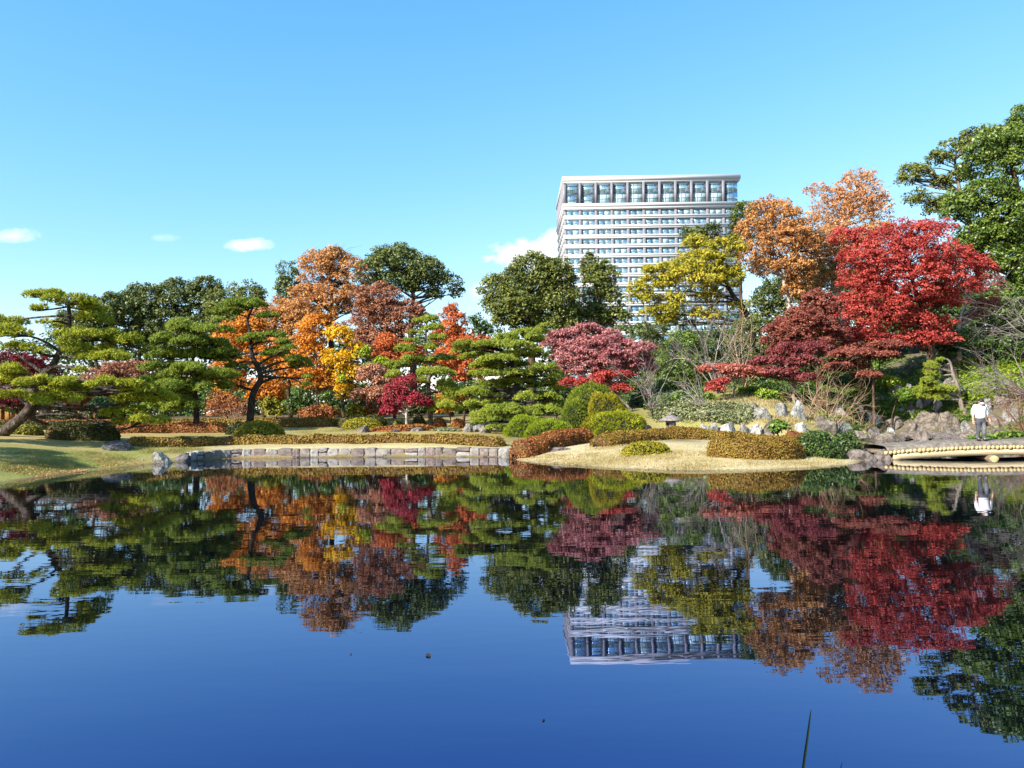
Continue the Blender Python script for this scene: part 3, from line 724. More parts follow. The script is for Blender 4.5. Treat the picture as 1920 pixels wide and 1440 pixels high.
# retaining wall of dressed stones along the far shore
wl_root = thing('retaining_wall', 'low stone retaining wall along the far edge of the pond', 'wall', (*WALL[3], 0))
wl_root['kind'] = 'thing'
wb_ = np.array([*WALL[3], 0])
wp = smooth_path(np.c_[WALL, np.zeros(len(WALL))], 6)[:, :2]
wsl = np.concatenate([[0], np.cumsum(np.linalg.norm(np.diff(wp, axis=0), axis=1))]); WL = wsl[-1]
wall_mats = [noise_mat('wall_stone_%d' % i, sn(tuple(np.array(c) * .5), c, tuple(np.array(c) * 1.35)), 3.2, 8, .9, .7, 9, rgh=.75) for i, c in enumerate(((.21, .178, .155), (.235, .21, .19), (.165, .135, .12), (.28, .262, .242), (.21, .165, .148)))]
def dressed(wd, hd, dp, mat, seed):
    rng = np.random.RandomState(seed); bm = bmesh.new(); bmesh.ops.create_cube(bm, size=1)
    bmesh.ops.subdivide_edges(bm, edges=bm.edges[:], cuts=3, use_grid_fill=True)
    off = Vector(rng.rand(3) * 40)
    for v in bm.verts:
        c = v.co * 2; e = Vector((abs(c.x), abs(c.y), abs(c.z))); k = 1 - .05 * sum(1 for q in e if q > .9) ** 1.4 * (.7 + .6 * rng.rand())
        c = c * k; nz = mnoise.noise(c * 1.6 + off) * .10
        c = c * (1 + nz * .5); v.co = Vector((c.x * wd / 2, c.y * dp / 2 + mnoise.noise(c * 2.5 + off) * .05, c.z * hd / 2))
    me = bpy.data.meshes.new('stone'); bm.to_mesh(me); bm.free(); me.materials.append(mat); return me
def wet_line(m):      # dark damp band left by the water on the lowest stones
    t = m.node_tree; b = t.nodes['Principled BSDF']; src = b.inputs['Base Color'].links[0].from_socket
    g = N(t, 'ShaderNodeNewGeometry'); sp_ = N(t, 'ShaderNodeSeparateXYZ'); t.links.new(g.outputs['Position'], sp_.inputs[0])
    nz = N(t, 'ShaderNodeTexNoise'); nz.inputs['Scale'].default_value = 4; t.links.new(g.outputs['Position'], nz.inputs['Vector'])
    h = M('ADD', sp_.outputs[2], M('MULTIPLY', M('SUBTRACT', nz.outputs[0], .5), .12, t=t), t=t)
    mx = N(t, 'ShaderNodeMix', data_type='RGBA', blend_type='MULTIPLY'); mx.inputs[0].default_value = 1
    t.links.new(src, mx.inputs[6]); t.links.new(ramp(t, h, [(.04, (.30, .28, .24)), (.10, (.62, .60, .55)), (.15, (1, 1, 1))]), mx.inputs[7]); t.links.new(mx.outputs[2], b.inputs['Base Color'])
for m_ in wall_mats: wet_line(m_)
rngw = np.random.RandomState(9); s = 0.0; kk = 0
while s < WL - .2:
    wd = rngw.uniform(.36, .78); mid = min(s + wd / 2, WL)
    c = np.array([np.interp(mid, wsl, wp[:, 0]), np.interp(mid, wsl, wp[:, 1])])
    c2 = np.array([np.interp(min(mid + .1, WL), wsl, wp[:, 0]), np.interp(min(mid + .1, WL), wsl, wp[:, 1])]); c1 = np.array([np.interp(mid - .1, wsl, wp[:, 0]), np.interp(mid - .1, wsl, wp[:, 1])])
    ang = math.atan2(*(c2 - c1)[::-1])
    hh = .45 + rngw.uniform(-.05, .04)
    rows = [(0.0, hh)] if rngw.rand() > .16 else [(0, hh * .52), (hh * .53, hh)]
    for z0, z1 in rows:
        kk += 1
        o = obj('stone', dressed(wd * 1.05, (z1 - z0) + .12 * (z0 == 0), .42, wall_mats[rngw.randint(5)], kk), wl_root, (c[0] - wb_[0], c[1] - wb_[1] + .18 + rngw.uniform(-.025, .025), (z0 + z1) / 2 - .06 * (z0 == 0)))
        o.rotation_euler = (0, 0, ang)
    s += wd
mort = Geo(); q = wp
for i in range(len(q) - 1):
    a, b = q[i], q[i + 1]; mort.add([(a[0], a[1] + .1, -.3), (b[0], b[1] + .1, -.3), (b[0], b[1] + .1, .40), (a[0], a[1] + .1, .40), (a[0], a[1] + .5, .40), (b[0], b[1] + .5, .40)], [(0, 1, 2, 3), (3, 2, 5, 4)])
obj('mortar', mort.mesh('mortar', stone_m['dark'], wb_), wl_root)

# ================================================================== log bridge
wood_end, wet, web = new_mat('cut_log_end')
tc = N(wet, 'ShaderNodeTexCoord'); wv = N(wet, 'ShaderNodeTexNoise'); wv.inputs['Scale'].default_value = 6
wet.links.new(tc.outputs['Object'], wv.inputs['Vector'])
wet.links.new(ramp(wet, wv.outputs[0], sn((.44, .29, .11), (.60, .43, .18), (.68, .52, .26))), web.inputs['Base Color']); web.inputs['Roughness'].default_value = .8
wood_side = noise_mat('log_bark', sn((.10, .07, .045), (.20, .15, .10), (.30, .24, .17)), 8, 6, .9, .5, 20)
wood_beam = noise_mat('pale_beam_wood', sn((.34, .26, .145), (.47, .38, .23), (.54, .46, .31)), 2.5, 6, .75, .25, 12, (.35, 3, 5))
earth = noise_mat('bridge_earth', sn((.085, .07, .055), (.17, .145, .115), (.26, .23, .19)), 5, 8, .95, .7, 14)
bx0, bx1, bxc = 14.9, 25.9, 19.3; by0, by1 = 30.75, 33.0
def zlog(x): return .44 - np.where(x < bxc, .0085, .0050) * (np.asarray(x) - bxc) ** 2
bridge = thing('log_bridge', 'arched footbridge of logs topped with earth on pale beams', 'bridge', (bxc, by0, 0)); bo = np.array([bxc, by0, 0])
lr = .082
n16 = 12; a = np.arange(n16) * 2 * math.pi / n16
def log_mesh(r, length):
    V = []
    for (y, rr2) in ((0, r * .93), (.015, r), (length, r)):
        V += [(math.cos(t) * rr2, y, math.sin(t) * rr2) for t in a]
    F = [np.array([(i, i + n16, (i + 1) % n16 + n16, (i + 1) % n16) for i in range(n16)] + [(i + n16, i + 2 * n16, (i + 1) % n16 + 2 * n16, (i + 1) % n16 + n16) for i in range(n16)]), np.array([list(range(n16))]), np.array([[2 * n16 + i for i in range(n16)][::-1]])]
    me = mesh_np('log', V, F, wood_side); me.materials.append(wood_end)
    mi = np.zeros(len(me.polygons), np.int32); mi[-2:] = 1; me.polygons.foreach_set('material_index', mi); return me
lms = [log_mesh(lr * k, by1 - by0) for k in (.94, 1.0, 1.05)]
rngb = np.random.RandomState(4); x = bx0
while x < bx1:
    k = rngb.randint(3); o = obj('log', lms[k], bridge, (x - bxc, rngb.uniform(-.03, .03), float(zlog(x)))); o.rotation_euler = (0, rngb.uniform(0, 6), 0); x += 2 * lr * (.94, 1, 1.05)[k] * .99
xs = np.linspace(bx0 + .3, bx1 - .2, 40)
for yb in (.02, by1 - by0 - .30):
    g = Geo(); V = []
    for xx in xs:
        zt = float(zlog(xx)) - lr * .95; V += [(xx - bxc, yb, zt - .24), (xx - bxc, yb + .26, zt - .24), (xx - bxc, yb + .26, zt), (xx - bxc, yb, zt)]
    F = [(i * 4 + j, i * 4 + (j + 1) % 4, i * 4 + 4 + (j + 1) % 4, i * 4 + 4 + j) for i in range(len(xs) - 1) for j in range(4)]
    g.add(V, F, [(0, 3, 2, 1)], [tuple((len(xs) - 1) * 4 + j for j in range(4))]); obj('beam', g.mesh('beam', wood_beam), bridge)
g = Geo(); V = []; xs2 = np.linspace(bx0 + .05, bx1 + .3, 70); prof = [(.05, 0), (.10, .10), (.22, .17), (.45, .20), (1.1, .23), (1.8, .20), (2.05, .15), (2.18, 0)]
for xx in xs2:
    zt = float(zlog(xx)) + lr * .75
    for (yy, zz) in prof: V.append((xx - bxc, yy + .04 * mnoise.noise(Vector((xx * 2, yy, 3))), zt + zz + .035 * mnoise.noise(Vector((xx * 1.7, yy * 3, 0))) * (zz > 0)))
m_ = len(prof); F = [(i * m_ + j, i * m_ + m_ + j, i * m_ + m_ + j + 1, i * m_ + j + 1) for i in range(len(xs2) - 1) for j in range(m_ - 1)]
g.add(V, F); obj('earth_deck', g.mesh('earth_deck', earth, smooth=True), bridge)
big = log_mesh(.205, by1 - by0 + .35)
for xx in (19.05, 23.6):
    o = obj('crossbeam', big, bridge, (xx - bxc, -.22, float(zlog(xx)) - lr - .24 - .20 + .02))
    for yy in (.5, 1.9):
        o = obj('post', Geo().tube([(0, 0, -1.2), (0, 0, .1)], .13, 12).mesh('post', wood_side, smooth=True), bridge, (xx - bxc + .32, yy, 0))

# ================================================================== person on the bridge
def skin_mesh(name, verts, edges, radii, mat, sub=2, root=0):
    me = bpy.data.meshes.new(name); me.from_pydata([tuple(v) for v in verts], edges, [])
    o = bpy.data.objects.new(name, me); COL.objects.link(o)
    md = o.modifiers.new('skin', 'SKIN'); md.use_smooth_shade = True
    for i, r in enumerate(radii):
        sv = me.skin_vertices[0].data[i]; sv.radius = r if isinstance(r, tuple) else (r, r); sv.use_root = (i == root)
    o.modifiers.new('sub', 'SUBSURF').levels = sub; o.modifiers['sub'].render_levels = sub
    dg = bpy.context.evaluated_depsgraph_get(); ev = o.evaluated_get(dg)
    res = bpy.data.meshes.new_from_object(ev); res.name = name
    bpy.data.objects.remove(o, do_unlink=True); res.materials.clear(); res.materials.append(mat)
    return res
def ensure_skin(me):
    pass
skin_m = flat_mat('skin', (.50, .30, .21), .55, .4); shirt_m = flat_mat('white_sweatshirt', (.80, .79, .78), .9, .1, var=.05, scale=9)
jean_m = noise_mat('grey_jeans', sn((.045, .047, .055), (.085, .088, .10), (.22, .22, .24)), 3.2, 4, .9, .3, 60); hair_m = flat_mat('black_hair', (.012, .011, .011), .5, .4, var=.3, scale=40)
shoe_m = flat_mat('dark_shoes', (.02, .02, .022), .6, .3); mask_m = flat_mat('white_face_mask', (.75, .75, .76), .8, .1); strap_m = flat_mat('dark_strap', (.03, .03, .035), .6, .3)
collar_m = flat_mat('grey_collar', (.30, .30, .31), .9, .1)
ppx = P(1840, 831, 31.15); pz = float(zlog(ppx[0])) + lr * .75 + .19
person = thing('person', 'person in white sweatshirt and grey jeans on the footbridge, head bowed', 'person', (ppx[0], ppx[1], pz))
# skeleton, facing -Y
def limb_hand(s):
    """wrist -> palm -> five fingers; s = -1 or +1 side"""
    wv = [(s * .335, -.06, .84)]; pv = (s * .345, -.085, .775)
    V = [wv[0], pv]; E = [(0, 1)]; Rr = [.026, (.024, .036)]
    for k, (dx, dy, ln) in enumerate(((-.030, .0, .070), (-.011, -.004, .080), (.010, -.004, .076), (.028, .0, .060))):
        b = len(V)
        V += [(pv[0] + dx * .9, pv[1] + dx * .3, pv[2] - .025), (pv[0] + dx, pv[1] - .01 + dx * .3, pv[2] - .03 - ln * .5), (pv[0] + dx * .95 - s * .012, pv[1] - .03 + dx * .3, pv[2] - .02 - ln)]
        E += [(1, b), (b, b + 1), (b + 1, b + 2)]; Rr += [.010, .009, .0075]
    b = len(V); V += [(pv[0] - s * .030, pv[1] - .035, pv[2] + .01), (pv[0] - s * .042, pv[1] - .06, pv[2] - .035)]; E += [(1, b), (b, b + 1)]; Rr += [.011, .009]
    return V, E, Rr
V = [(0, 0, .92), (0, .0, 1.10), (0, .01, 1.28), (0, .0, 1.42), (0, -.03, 1.475), (0, -.075, 1.53), (0, -.125, 1.60)]
E = [(0, 1), (1, 2), (2, 3), (3, 4), (4, 5), (5, 6)]; Rr = [(.15, .11), (.145, .105), (.165, .115), (.10, .085), .055, (.085, .095), (.08, .10)]
for s in (-1, 1):
    b = len(V); V += [(s * .19, .0, 1.40), (s * .285, .02, 1.13), (s * .315, -.03, .95)]; E += [(3, b), (b, b + 1), (b + 1, b + 2)]; Rr += [.062, .05, .040]
    hv, he, hr = limb_hand(s); h0 = len(V); V += hv; E += [(b + 2, h0)] + [(i + h0, j + h0) for i, j in he]; Rr += hr
    b = len(V); V += [(s * .10, 0, .86), (s * .115, -.03, .48), (s * .12, .02, .10), (s * .13, -.10, .045)]; E += [(0, b), (b, b + 1), (b + 1, b + 2), (b + 2, b + 3)]; Rr += [.095, .065, .045, .035]
import bpy as _b
obj('body', skin_mesh('body', V, E, Rr, skin_m, 2), person)
V = [(0, 0, .86), (0, -.005, 1.0), (0, 0, 1.2), (0, .01, 1.36), (0, -.005, 1.445)]; E = [(0, 1), (1, 2), (2, 3), (3, 4)]; Rr = [(.20, .165), (.22, .175), (.215, .165), (.19, .135), (.085, .08)]
for s in (-1, 1):
    b = len(V); V += [(s * .20, .0, 1.395), (s * .275, .015, 1.2), (s * .31, .0, 1.02)]; E += [(3, b), (b, b + 1), (b + 1, b + 2)]; Rr += [.095, .088, .066]
obj('sweatshirt', skin_mesh('sweatshirt', V, E, Rr, shirt_m, 2), person)
g = Geo(); t_ = np.linspace(0, 2 * math.pi, 17); g.tube([(math.cos(q) * .092, -.03 + math.sin(q) * .095, 1.452 - .03 * (math.sin(q) < 0) * abs(math.sin(q))) for q in t_], .013, 6, cap=False); obj('collar', g.mesh('collar', collar_m, smooth=True), person)
V = [(0, 0, 1.0), (0, 0, .86)]; E = [(0, 1)]; Rr = [(.18, .14), (.17, .135)]
for s in (-1, 1):
    b = len(V); V += [(s * .105, -.005, .78), (s * .118, -.035, .48), (s * .125, .01, .12), (s * .126, .01, .05)]; E += [(1, b), (b, b + 1), (b + 1, b + 2), (b + 2, b + 3)]; Rr += [.115, .085, .072, .075]
obj('jeans', skin_mesh('jeans', V, E, Rr, jean_m, 2), person)
for s in (-1, 1):
    obj('shoe', skin_mesh('shoe', [(s * .126, .06, .045), (s * .13, -.06, .045), (s * .135, -.15, .035)], [(0, 1), (1, 2)], [.048, .05, .04], shoe_m, 2), person)
def blob(name, c, r, mat, rot=0, cut=None, sub=3):
    bm = bmesh.new(); bmesh.ops.create_icosphere(bm, subdivisions=sub, radius=1)
    if cut: 
        dl = [v for v in bm.verts if cut(v.co)]; bmesh.ops.delete(bm, geom=dl, context='VERTS')
    for v in bm.verts:
        q = Vector((v.co.x * r[0], v.co.y * r[1], v.co.z * r[2])) * (1 + .05 * mnoise.noise(v.co * 5)); q.rotate(Matrix.Rotation(rot, 3, 'X')); v.co = q + Vector(c)
    me = bpy.data.meshes.new(name); bm.to_mesh(me); bm.free(); me.materials.append(mat); return me
obj('hair', blob('hair', (0, -.085, 1.615), (.102, .118, .112), hair_m, R(32), lambda c: c.z < -.15 and c.y < .1 or c.z < -.62), person)
for s in (-1, 1):
    obj('ear', blob('ear', (s * .096, -.10, 1.575), (.014, .026, .036), skin_m, R(30), sub=2), person)
    obj('eye', blob('eye', (s * .034, -.208, 1.578), (.013, .010, .008), hair_m, 0, sub=2), person)
obj('nose', blob('nose', (0, -.222, 1.548), (.016, .02, .026), skin_m, R(30), sub=2), person)
obj('face_mask', blob('face_mask', (0, -.165, 1.512), (.064, .055, .046), mask_m, R(32), lambda c: c.y > .35), person)
bag = thing('shoulder_bag', 'small dark bag hanging at the hip of the person on the bridge', 'bag', (ppx[0] + .30, ppx[1] + .05, pz + .78))
g = Geo(); off = np.array([.30, .05, .78])
g.tube(smooth_path(np.array([(.10, .02, 1.50), (.12, -.11, 1.44), (.19, -.175, 1.25), (.245, -.14, 1.05), (.275, -.02, .88), (.30, .05, .84)]) - off), .011, 5); obj('strap', g.mesh('strap', strap_m), bag)
obj('pouch', rock_mesh(.05, .07, .13, strap_m, 3, 2, 3), bag, (0, 0, -.14))

# ================================================================== stone lantern
lg = noise_mat('lantern_stone', sn((.10, .085, .075), (.20, .175, .16), (.30, .27, .25)), 6, 7, .9, .6, 16)
lgp = noise_mat('lantern_pale_stone', sn((.30, .28, .26), (.46, .44, .41), (.58, .56, .53)), 6, 7, .9, .5, 16)
lc = P(1258, 804, 41.5); lk = px2m(41.5); lz = H1(lc[0], lc[1])
ltz = P(1258, 776, 41.5)[2]
lant = thing('stone_lantern', 'snow-viewing stone lantern with wide hexagonal roof behind the hedge', 'lantern', (lc[0], lc[1], lz))
def hexring(r, z, n=6, ph=.26): return [(math.cos(i * 2 * math.pi / n + ph) * r, math.sin(i * 2 * math.pi / n + ph) * r, z) for i in range(n)]
def loft(rings, n=6):
    g = Geo(); V = [v for r in rings for v in r]; m = len(rings)
    F = [(i * n + j, i * n + (j + 1) % n, (i + 1) * n + (j + 1) % n, (i + 1) * n + j) for i in range(m - 1) for j in range(n)]
    g.add(V, F, [tuple(range(n))[::-1]], [tuple((m - 1) * n + j for j in range(n))]); return g
hr = ltz - lz
rw = 24 * lk
obj('roof', loft([hexring(rw, hr - .38), hexring(rw * 1.0, hr - .33), hexring(rw * .62, hr - .19), hexring(rw * .22, hr - .07)]).mesh('roof', lg), lant)
obj('finial', loft([hexring(.10, hr - .08), hexring(.13, hr - .02), hexring(.07, hr + .05), hexring(.02, hr + .10)]).mesh('finial', lg), lant)
fb = obj('fire_box', loft([hexring(.30, hr - .80), hexring(.30, hr - .37)]).mesh('fire_box', lg), lant)
for i in range(6):
    an = .26 + (i + .5) * math.pi / 3; rx_ = .30 * math.cos(math.pi / 6)
    w = obj('opening', Geo().box((-.07, -.012, -.09), (.07, .012, .09)).mesh('opening', strap_m if i % 2 else lgp), fb, (math.cos(an) * rx_, math.sin(an) * rx_, hr - .58)); w.rotation_euler = (0, 0, an + math.pi / 2)
obj('platform', loft([hexring(.34, hr - .95), hexring(.50, hr - .88), hexring(.50, hr - .79), hexring(.36, hr - .795)]).mesh('platform', lgp), lant)
for i in range(4):
    an = i * math.pi / 2 + .6
    g = Geo().tube(smooth_path([(math.cos(an) * .30, math.sin(an) * .30, hr - .92), (math.cos(an) * .50, math.sin(an) * .50, (hr - .92) * .55), (math.cos(an) * .58, math.sin(an) * .58, -.05)]), .10, 8)
    obj('leg', g.mesh('leg', lgp, smooth=True), lant)

# ================================================================== garden house behind the left pine
house_wall = flat_mat('red_brown_wall', (.14, .045, .025), .9, .1, var=.3); house_wood = noise_mat('house_timber', sn((.16, .08, .03), (.30, .17, .06), (.40, .25, .10)), 5, 5, .7, .3, 14, (1, 1, .3))
house_pan = flat_mat('ochre_panel', (.34, .20, .07), .9, .1, var=.15); paper = flat_mat('paper_screen', (.72, .64, .48), .9, .1); tile = noise_mat('bark_roof', sn((.03, .02, .015), (.07, .05, .035), (.12, .09, .065)), 5, 5, .7, .4, 12)
hY = 66.0; ha = P(-60, 776, hY); hb = P(175, 776, hY); hz = H1(ha[0] + 5, hY); hk = px2m(hY)
htop = P(60, 738, hY)[2] - hz; hwid = hb[0] - ha[0]
house = thing('garden_house', 'low timber garden house glimpsed behind the leaning pine', 'house', (ha[0], hY, hz))
obj('wall', Geo().box((0, .5, -.2), (hwid, 5.5, htop)).mesh('wall', house_wall), house)
for i, xx in enumerate(np.linspace(0, hwid, 9)):
    obj('post', Geo().box((xx - .09, .2, -.2), (xx + .09, .48, htop)).mesh('post', house_wood), house)
obj('lintel', Geo().box((-.1, .22, htop - .45), (hwid + .1, .46, htop - .25)).mesh('lintel', house_wood), house)
for i in range(8):
    x0 = i * hwid / 8 + .12; x1 = (i + 1) * hwid / 8 - .12
    m_ = (house_wall, house_wall, house_pan, house_pan, paper, paper, house_pan, house_wall)[i]
    sc_ = obj('screen', Geo().box((x0, .34, 0), (x1, .42, htop - .5)).mesh('screen', m_), house)
    if m_ is paper:
        g = Geo()
        for zz in np.linspace(0, htop - .5, 5): g.box((x0, .30, zz - .02), (x1, .335, zz + .02))
        for q in np.linspace(x0, x1, 4): g.box((q - .02, .301, 0), (q + .02, .336, htop - .5))
        obj('lattice', g.mesh('lattice', house_wood), sc_)
g = Geo(); g.add([(-1, -1.0, htop - .05), (hwid + 1, -1.0, htop - .05), (hwid + 1, 3, htop + .8), (-1, 3, htop + .8), (-1, 7, htop - .05), (hwid + 1, 7, htop - .05), (-1, -1.0, htop + .1), (hwid + 1, -1.0, htop + .1), (hwid + 1, 3, htop + .95), (-1, 3, htop + .95), (-1, 7, htop + .1), (hwid + 1, 7, htop + .1)],
             [(0, 1, 2, 3), (3, 2, 5, 4), (6, 9, 8, 7), (9, 10, 11, 8), (0, 6, 7, 1), (4, 5, 11, 10)], [(0, 3, 9, 6)], [(3, 4, 10, 9)], [(1, 7, 8, 2)], [(2, 8, 11, 5)])
obj('roof', g.mesh('roof', tile), house)

# ================================================================== boulders
rock('pale flat-faced boulder at the water edge, left end of the stone wall', 263, 869, 9, 13, 'grey', 1, Y=35.2, z=-.05)
rock('large rough grey boulder at the left end of the stone wall', 297, 870, 24, 26, 'grey', 2, Y=35.2, z=-.05)
rock('dark wet boulder between rough boulder and first wall stones', 336, 867, 20, 20, 'dark', 3, Y=36.2, z=-.05)
rock('dark smooth boulder sunk in the left lawn before the dark hedge', 207, 856, 34, 17, 'dark', 4, Y=37.0, power=.95)
rock('purple grey boulder on the lawn beside low reddish azalea', 681, 822, 20, 16, 'purple', 5, Y=48.0)
rock('small grey stone lying alone on the lawn', 640, 813, 8, 5, 'purple', 6, Y=51)
rock('low dark stone under the reddish azalea, nearer the purple boulder', 742, 822, 13, 8, 'dark', 7, Y=47.6)
rock('wider low stone under the reddish azalea below the crimson maple', 779, 822, 17, 10, 'purple', 8, Y=47.6)
rock('upright greenish grey stone left of the dome-shaped pine', 878, 818, 13, 20, 'grey', 9, Y=46.6)
rock('broad grey stone tucked under the dome-shaped pine', 902, 814, 22, 16, 'grey', 10, Y=47.4)
rock('small brown stone in front of the broad grey stone by the dome pine', 908, 820, 13, 8, 'brown', 12, Y=45.8)
rock('long flat slab lying in the dry grass by the reddish hedge', 1044, 862, 56, 9, 'purple', 13, Y=35.2, dep=.35)
rock('dark block closing the right end of the stone wall', 952, 858, 17, 18, 'grey', 14, Y=36.2, z=-.05)
rock('small pointed brown stone left of the stone lantern', 1218, 806, 10, 20, 'brown', 15, Y=41.5)
rock('low pale stone at the left foot of the lantern', 1236, 806, 14, 13, 'pale', 16, Y=42.4)
rock('low pale stone at the right foot of the lantern', 1282, 806, 13, 10, 'pale', 17, Y=42.8)
row = [('small pale stone, leftmost of the boulder row right of the lantern', 1298, 10, 11, 'pale'), ('whitish boulder, second of the boulder row right of the lantern', 1318, 13, 21, 'pale'),
       ('grey wedge boulder, third of the boulder row right of the lantern', 1340, 15, 24, 'grey'), ('widest grey green boulder, middle of the row right of the lantern', 1370, 20, 26, 'pale'),
       ('grey boulder right of the widest one in the row', 1397, 13, 23, 'grey'), ('bright white boulder near the right end of the row', 1420, 14, 25, 'pale'), ('brown pointed boulder ending the row right of the lantern', 1443, 13, 31, 'brown')]
for i, (lb, px, w, h, m_) in enumerate(row): rock(lb, px, 811, w * 1.2, h * 1.2, m_, 20 + i, Y=42.4, power=.6, group='row of boulders behind the hedge')
R2 = [('brownish rounded boulder high on the dry slope', 1414, 774, 14, 20, 'brown'), ('broad grey boulder on the dry slope below the brownish one', 1430, 788, 24, 24, 'grey'),
      ('grey boulder between the broad one and the pale tall one', 1469, 784, 20, 28, 'grey'), ('tall pale grey boulder with furrowed face on the slope', 1497, 786, 16, 36, 'pale'),
      ('pale boulder just behind the end of the golden hedge', 1506, 808, 17, 18, 'pale'), ('rounded grey boulder left of the tan twiggy shrub', 1548, 808, 24, 30, 'brown'),
      ('big furrowed grey boulder behind the dark green shrub', 1575, 812, 30, 22, 'grey'), ('dark veined boulder under the tan twiggy shrub', 1577, 789, 20, 33, 'grey'),
      ('pale upright stone on the slope among dry grass', 1617, 783, 8, 26, 'pale'), ('white grey lumpy boulder at the head of the stream', 1640, 797, 21, 25, 'pale'),
      ('brown boulder among the ivy above the stream', 1653, 758, 14, 16, 'brown'), ('small tan stone beside the brown boulder in the ivy', 1674, 757, 6, 15, 'brown'),
      ('grey furrowed boulder high in the ivy left of the small pine', 1685, 737, 17, 21, 'grey'), ('smaller grey stone next to the furrowed boulder high in the ivy', 1706, 736, 8, 17, 'grey'),
      ('long flat-topped boulder at the stream bank, left of the big brown one', 1682, 800, 26, 20, 'brown'), ('small grey stone on top of the flat-topped bank boulder', 1695, 781, 9, 18, 'grey'),
      ('dark brown upright stone left of the little cascade', 1712, 784, 9, 28, 'dark'), ('pale stone at the left jaw of the little cascade', 1727, 771, 9, 24, 'pale'),
      ('pale stone at the right jaw of the little cascade', 1761, 771, 9, 24, 'pale'), ('brown capstone bridging the little cascade', 1744, 762, 17, 18, 'brown'),
      ('big brown block boulder below the little cascade', 1745, 804, 26, 33, 'brown'), ('upright brown boulder right of the big brown block', 1779, 804, 15, 33, 'brown'),
      ('narrow brown stone leaning by the upright brown boulder', 1796, 805, 10, 24, 'brown'), ('squared grey stone left of the standing person', 1813, 807, 12, 20, 'grey'),
      ('small brown upright stone above the squared grey one', 1813, 785, 7, 21, 'brown'), ('greenish grey boulder behind the head of the person', 1855, 771, 15, 26, 'grey'),
      ('brown boulder at the foot of the brown twiggy bush', 1881, 762, 16, 22, 'brown'), ('reddish boulder with white patches right of the person', 1870, 805, 16, 28, 'purple'),
      ('wide grey boulder under the brown twiggy bush at the edge', 1903, 790, 24, 24, 'grey'), ('grey boulder up the slope right of the small pine', 1795, 691, 14, 21, 'brown'),
      ('rough grey stone by the twisted trunk of the small pine', 1786, 728, 14, 22, 'grey'), ('white sunlit slab boulder under the bare grey branches', 1857, 667, 13, 30, 'pale'),
      ('shaded boulder under the big red maple, left one', 1716, 690, 15, 16, 'brown'), ('shaded boulder under the big red maple, right one', 1742, 681, 12, 12, 'brown'), ('dark boulder in the shade below the red maple trunk', 1752, 705, 17, 14, 'dark')]
for i, (lb, px, py, w, h, m_) in enumerate(R2): rock(lb, px, py, w, h, m_, 40 + i, group='rockery boulders on the slope')
R3 = [('grey brown rock filling the bank left of the big brown block', 1715, 812, 20, 18, 'brown', .7), ('low rock shelf under the upright brown boulder', 1790, 816, 26, 12, 'brown', .6), ('low rock shelf at the feet of the person, far bank', 1835, 820, 30, 14, 'purple', .6), ('rounded bank rock between stream and flat-topped boulder', 1668, 826, 20, 14, 'brown', .7), ('flat rock ledge in front of the stream boulders', 1762, 818, 55, 9, 'brown', .5), ('low rounded rock jutting into the stream', 1732, 822, 15, 19, 'purple', .8), ('low dark ledge at the far stream bank behind the bridge', 1778, 832, 40, 15, 'purple', .4),
      ('layered dark slab behind the person on the stream bank', 1880, 826, 52, 16, 'purple', .4), ('low bank rock with yellow moss at the stream', 1704, 824, 24, 13, 'purple', .6), ('brown rock at the left bank of the stream', 1641, 818, 16, 14, 'purple', .7), ('small pale rock at the stream edge', 1673, 812, 9, 9, 'pale', .8), ('low rock where the stream starts', 1612, 818, 18, 9, 'brown', .7)]
for i, (lb, px, py, w, h, m_, dp) in enumerate(R3):
    c = P(px, py, (53, 51, 48, 49, 50, 48, 44, 46, 52, 50, 53, 47)[i]); rock(lb, px, py, w * 1.15, h * 1.3, m_, 90 + i, Y=c[1], dep=dp, z=max(c[2], H1(c[0], c[1]) - .05), group='stream bank rocks')
rock('large purple brown rock at the water, left abutment of the footbridge', 1618, 872, 38, 27, 'purple', 101, Y=30.6, z=-.1, group='rocks at the bridge end')
rock('purple brown rock the footbridge beam rests on', 1662, 870, 28, 27, 'purple', 102, Y=30.9, z=-.1, group='rocks at the bridge end', dep=.7)
rock('flat brown rock behind the bridge abutment', 1640, 846, 24, 9, 'brown', 103, Y=33.2, z=.25, group='rocks at the bridge end')

# ================================================================== hedges
def TP(px, Y): p = P(px, 800, Y); return (p[0], p[1])
hedge('long low brown azalea hedge running along the top of the stone wall', [TP(235, 39.0), TP(330, 39.8), TP(430, 41.4), TP(560, 41.0), TP(700, 40.4), TP(840, 39.7), TP(945, 38.6)], .95, .42, L['hedge'], 1, leaf=.06)
hedge('big dark clipped hedge on the left lawn behind the dark boulder', [TP(85, 39.5), TP(150, 40.0), TP(225, 41.2)], 1.9, .85, L['hedge_dark'], 2, leaf=.055)  # dark leaf colour carries the shade of the pines on this hedge
hedge('olive hedge just behind the leaning pine trunk', [TP(-60, 42), TP(20, 43), TP(82, 43.5)], 1.1, .5, L['hedge_olive'], 3, leaf=.06)
hedge('low reddish brown hedge on the left lawn before the second pine', [TP(212, 48.5), TP(260, 49), TP(340, 50), TP(430, 50)], 1.1, .62, L['hedge_red'], 4, leaf=.06)
hedge('dark hedge of the left rear lawn, nearer of two parallel ones', [TP(-60, 52), TP(60, 52.5), TP(140, 53), TP(215, 53.6)], 1.2, .55, L['hedge_dark'], 5, leaf=.065)
hedge('brown hedge in front of the garden house, farther of two parallel ones', [TP(-60, 57), TP(60, 57), TP(160, 57), TP(235, 57)], 1.3, .5, L['hedge_red'], 6, leaf=.065)
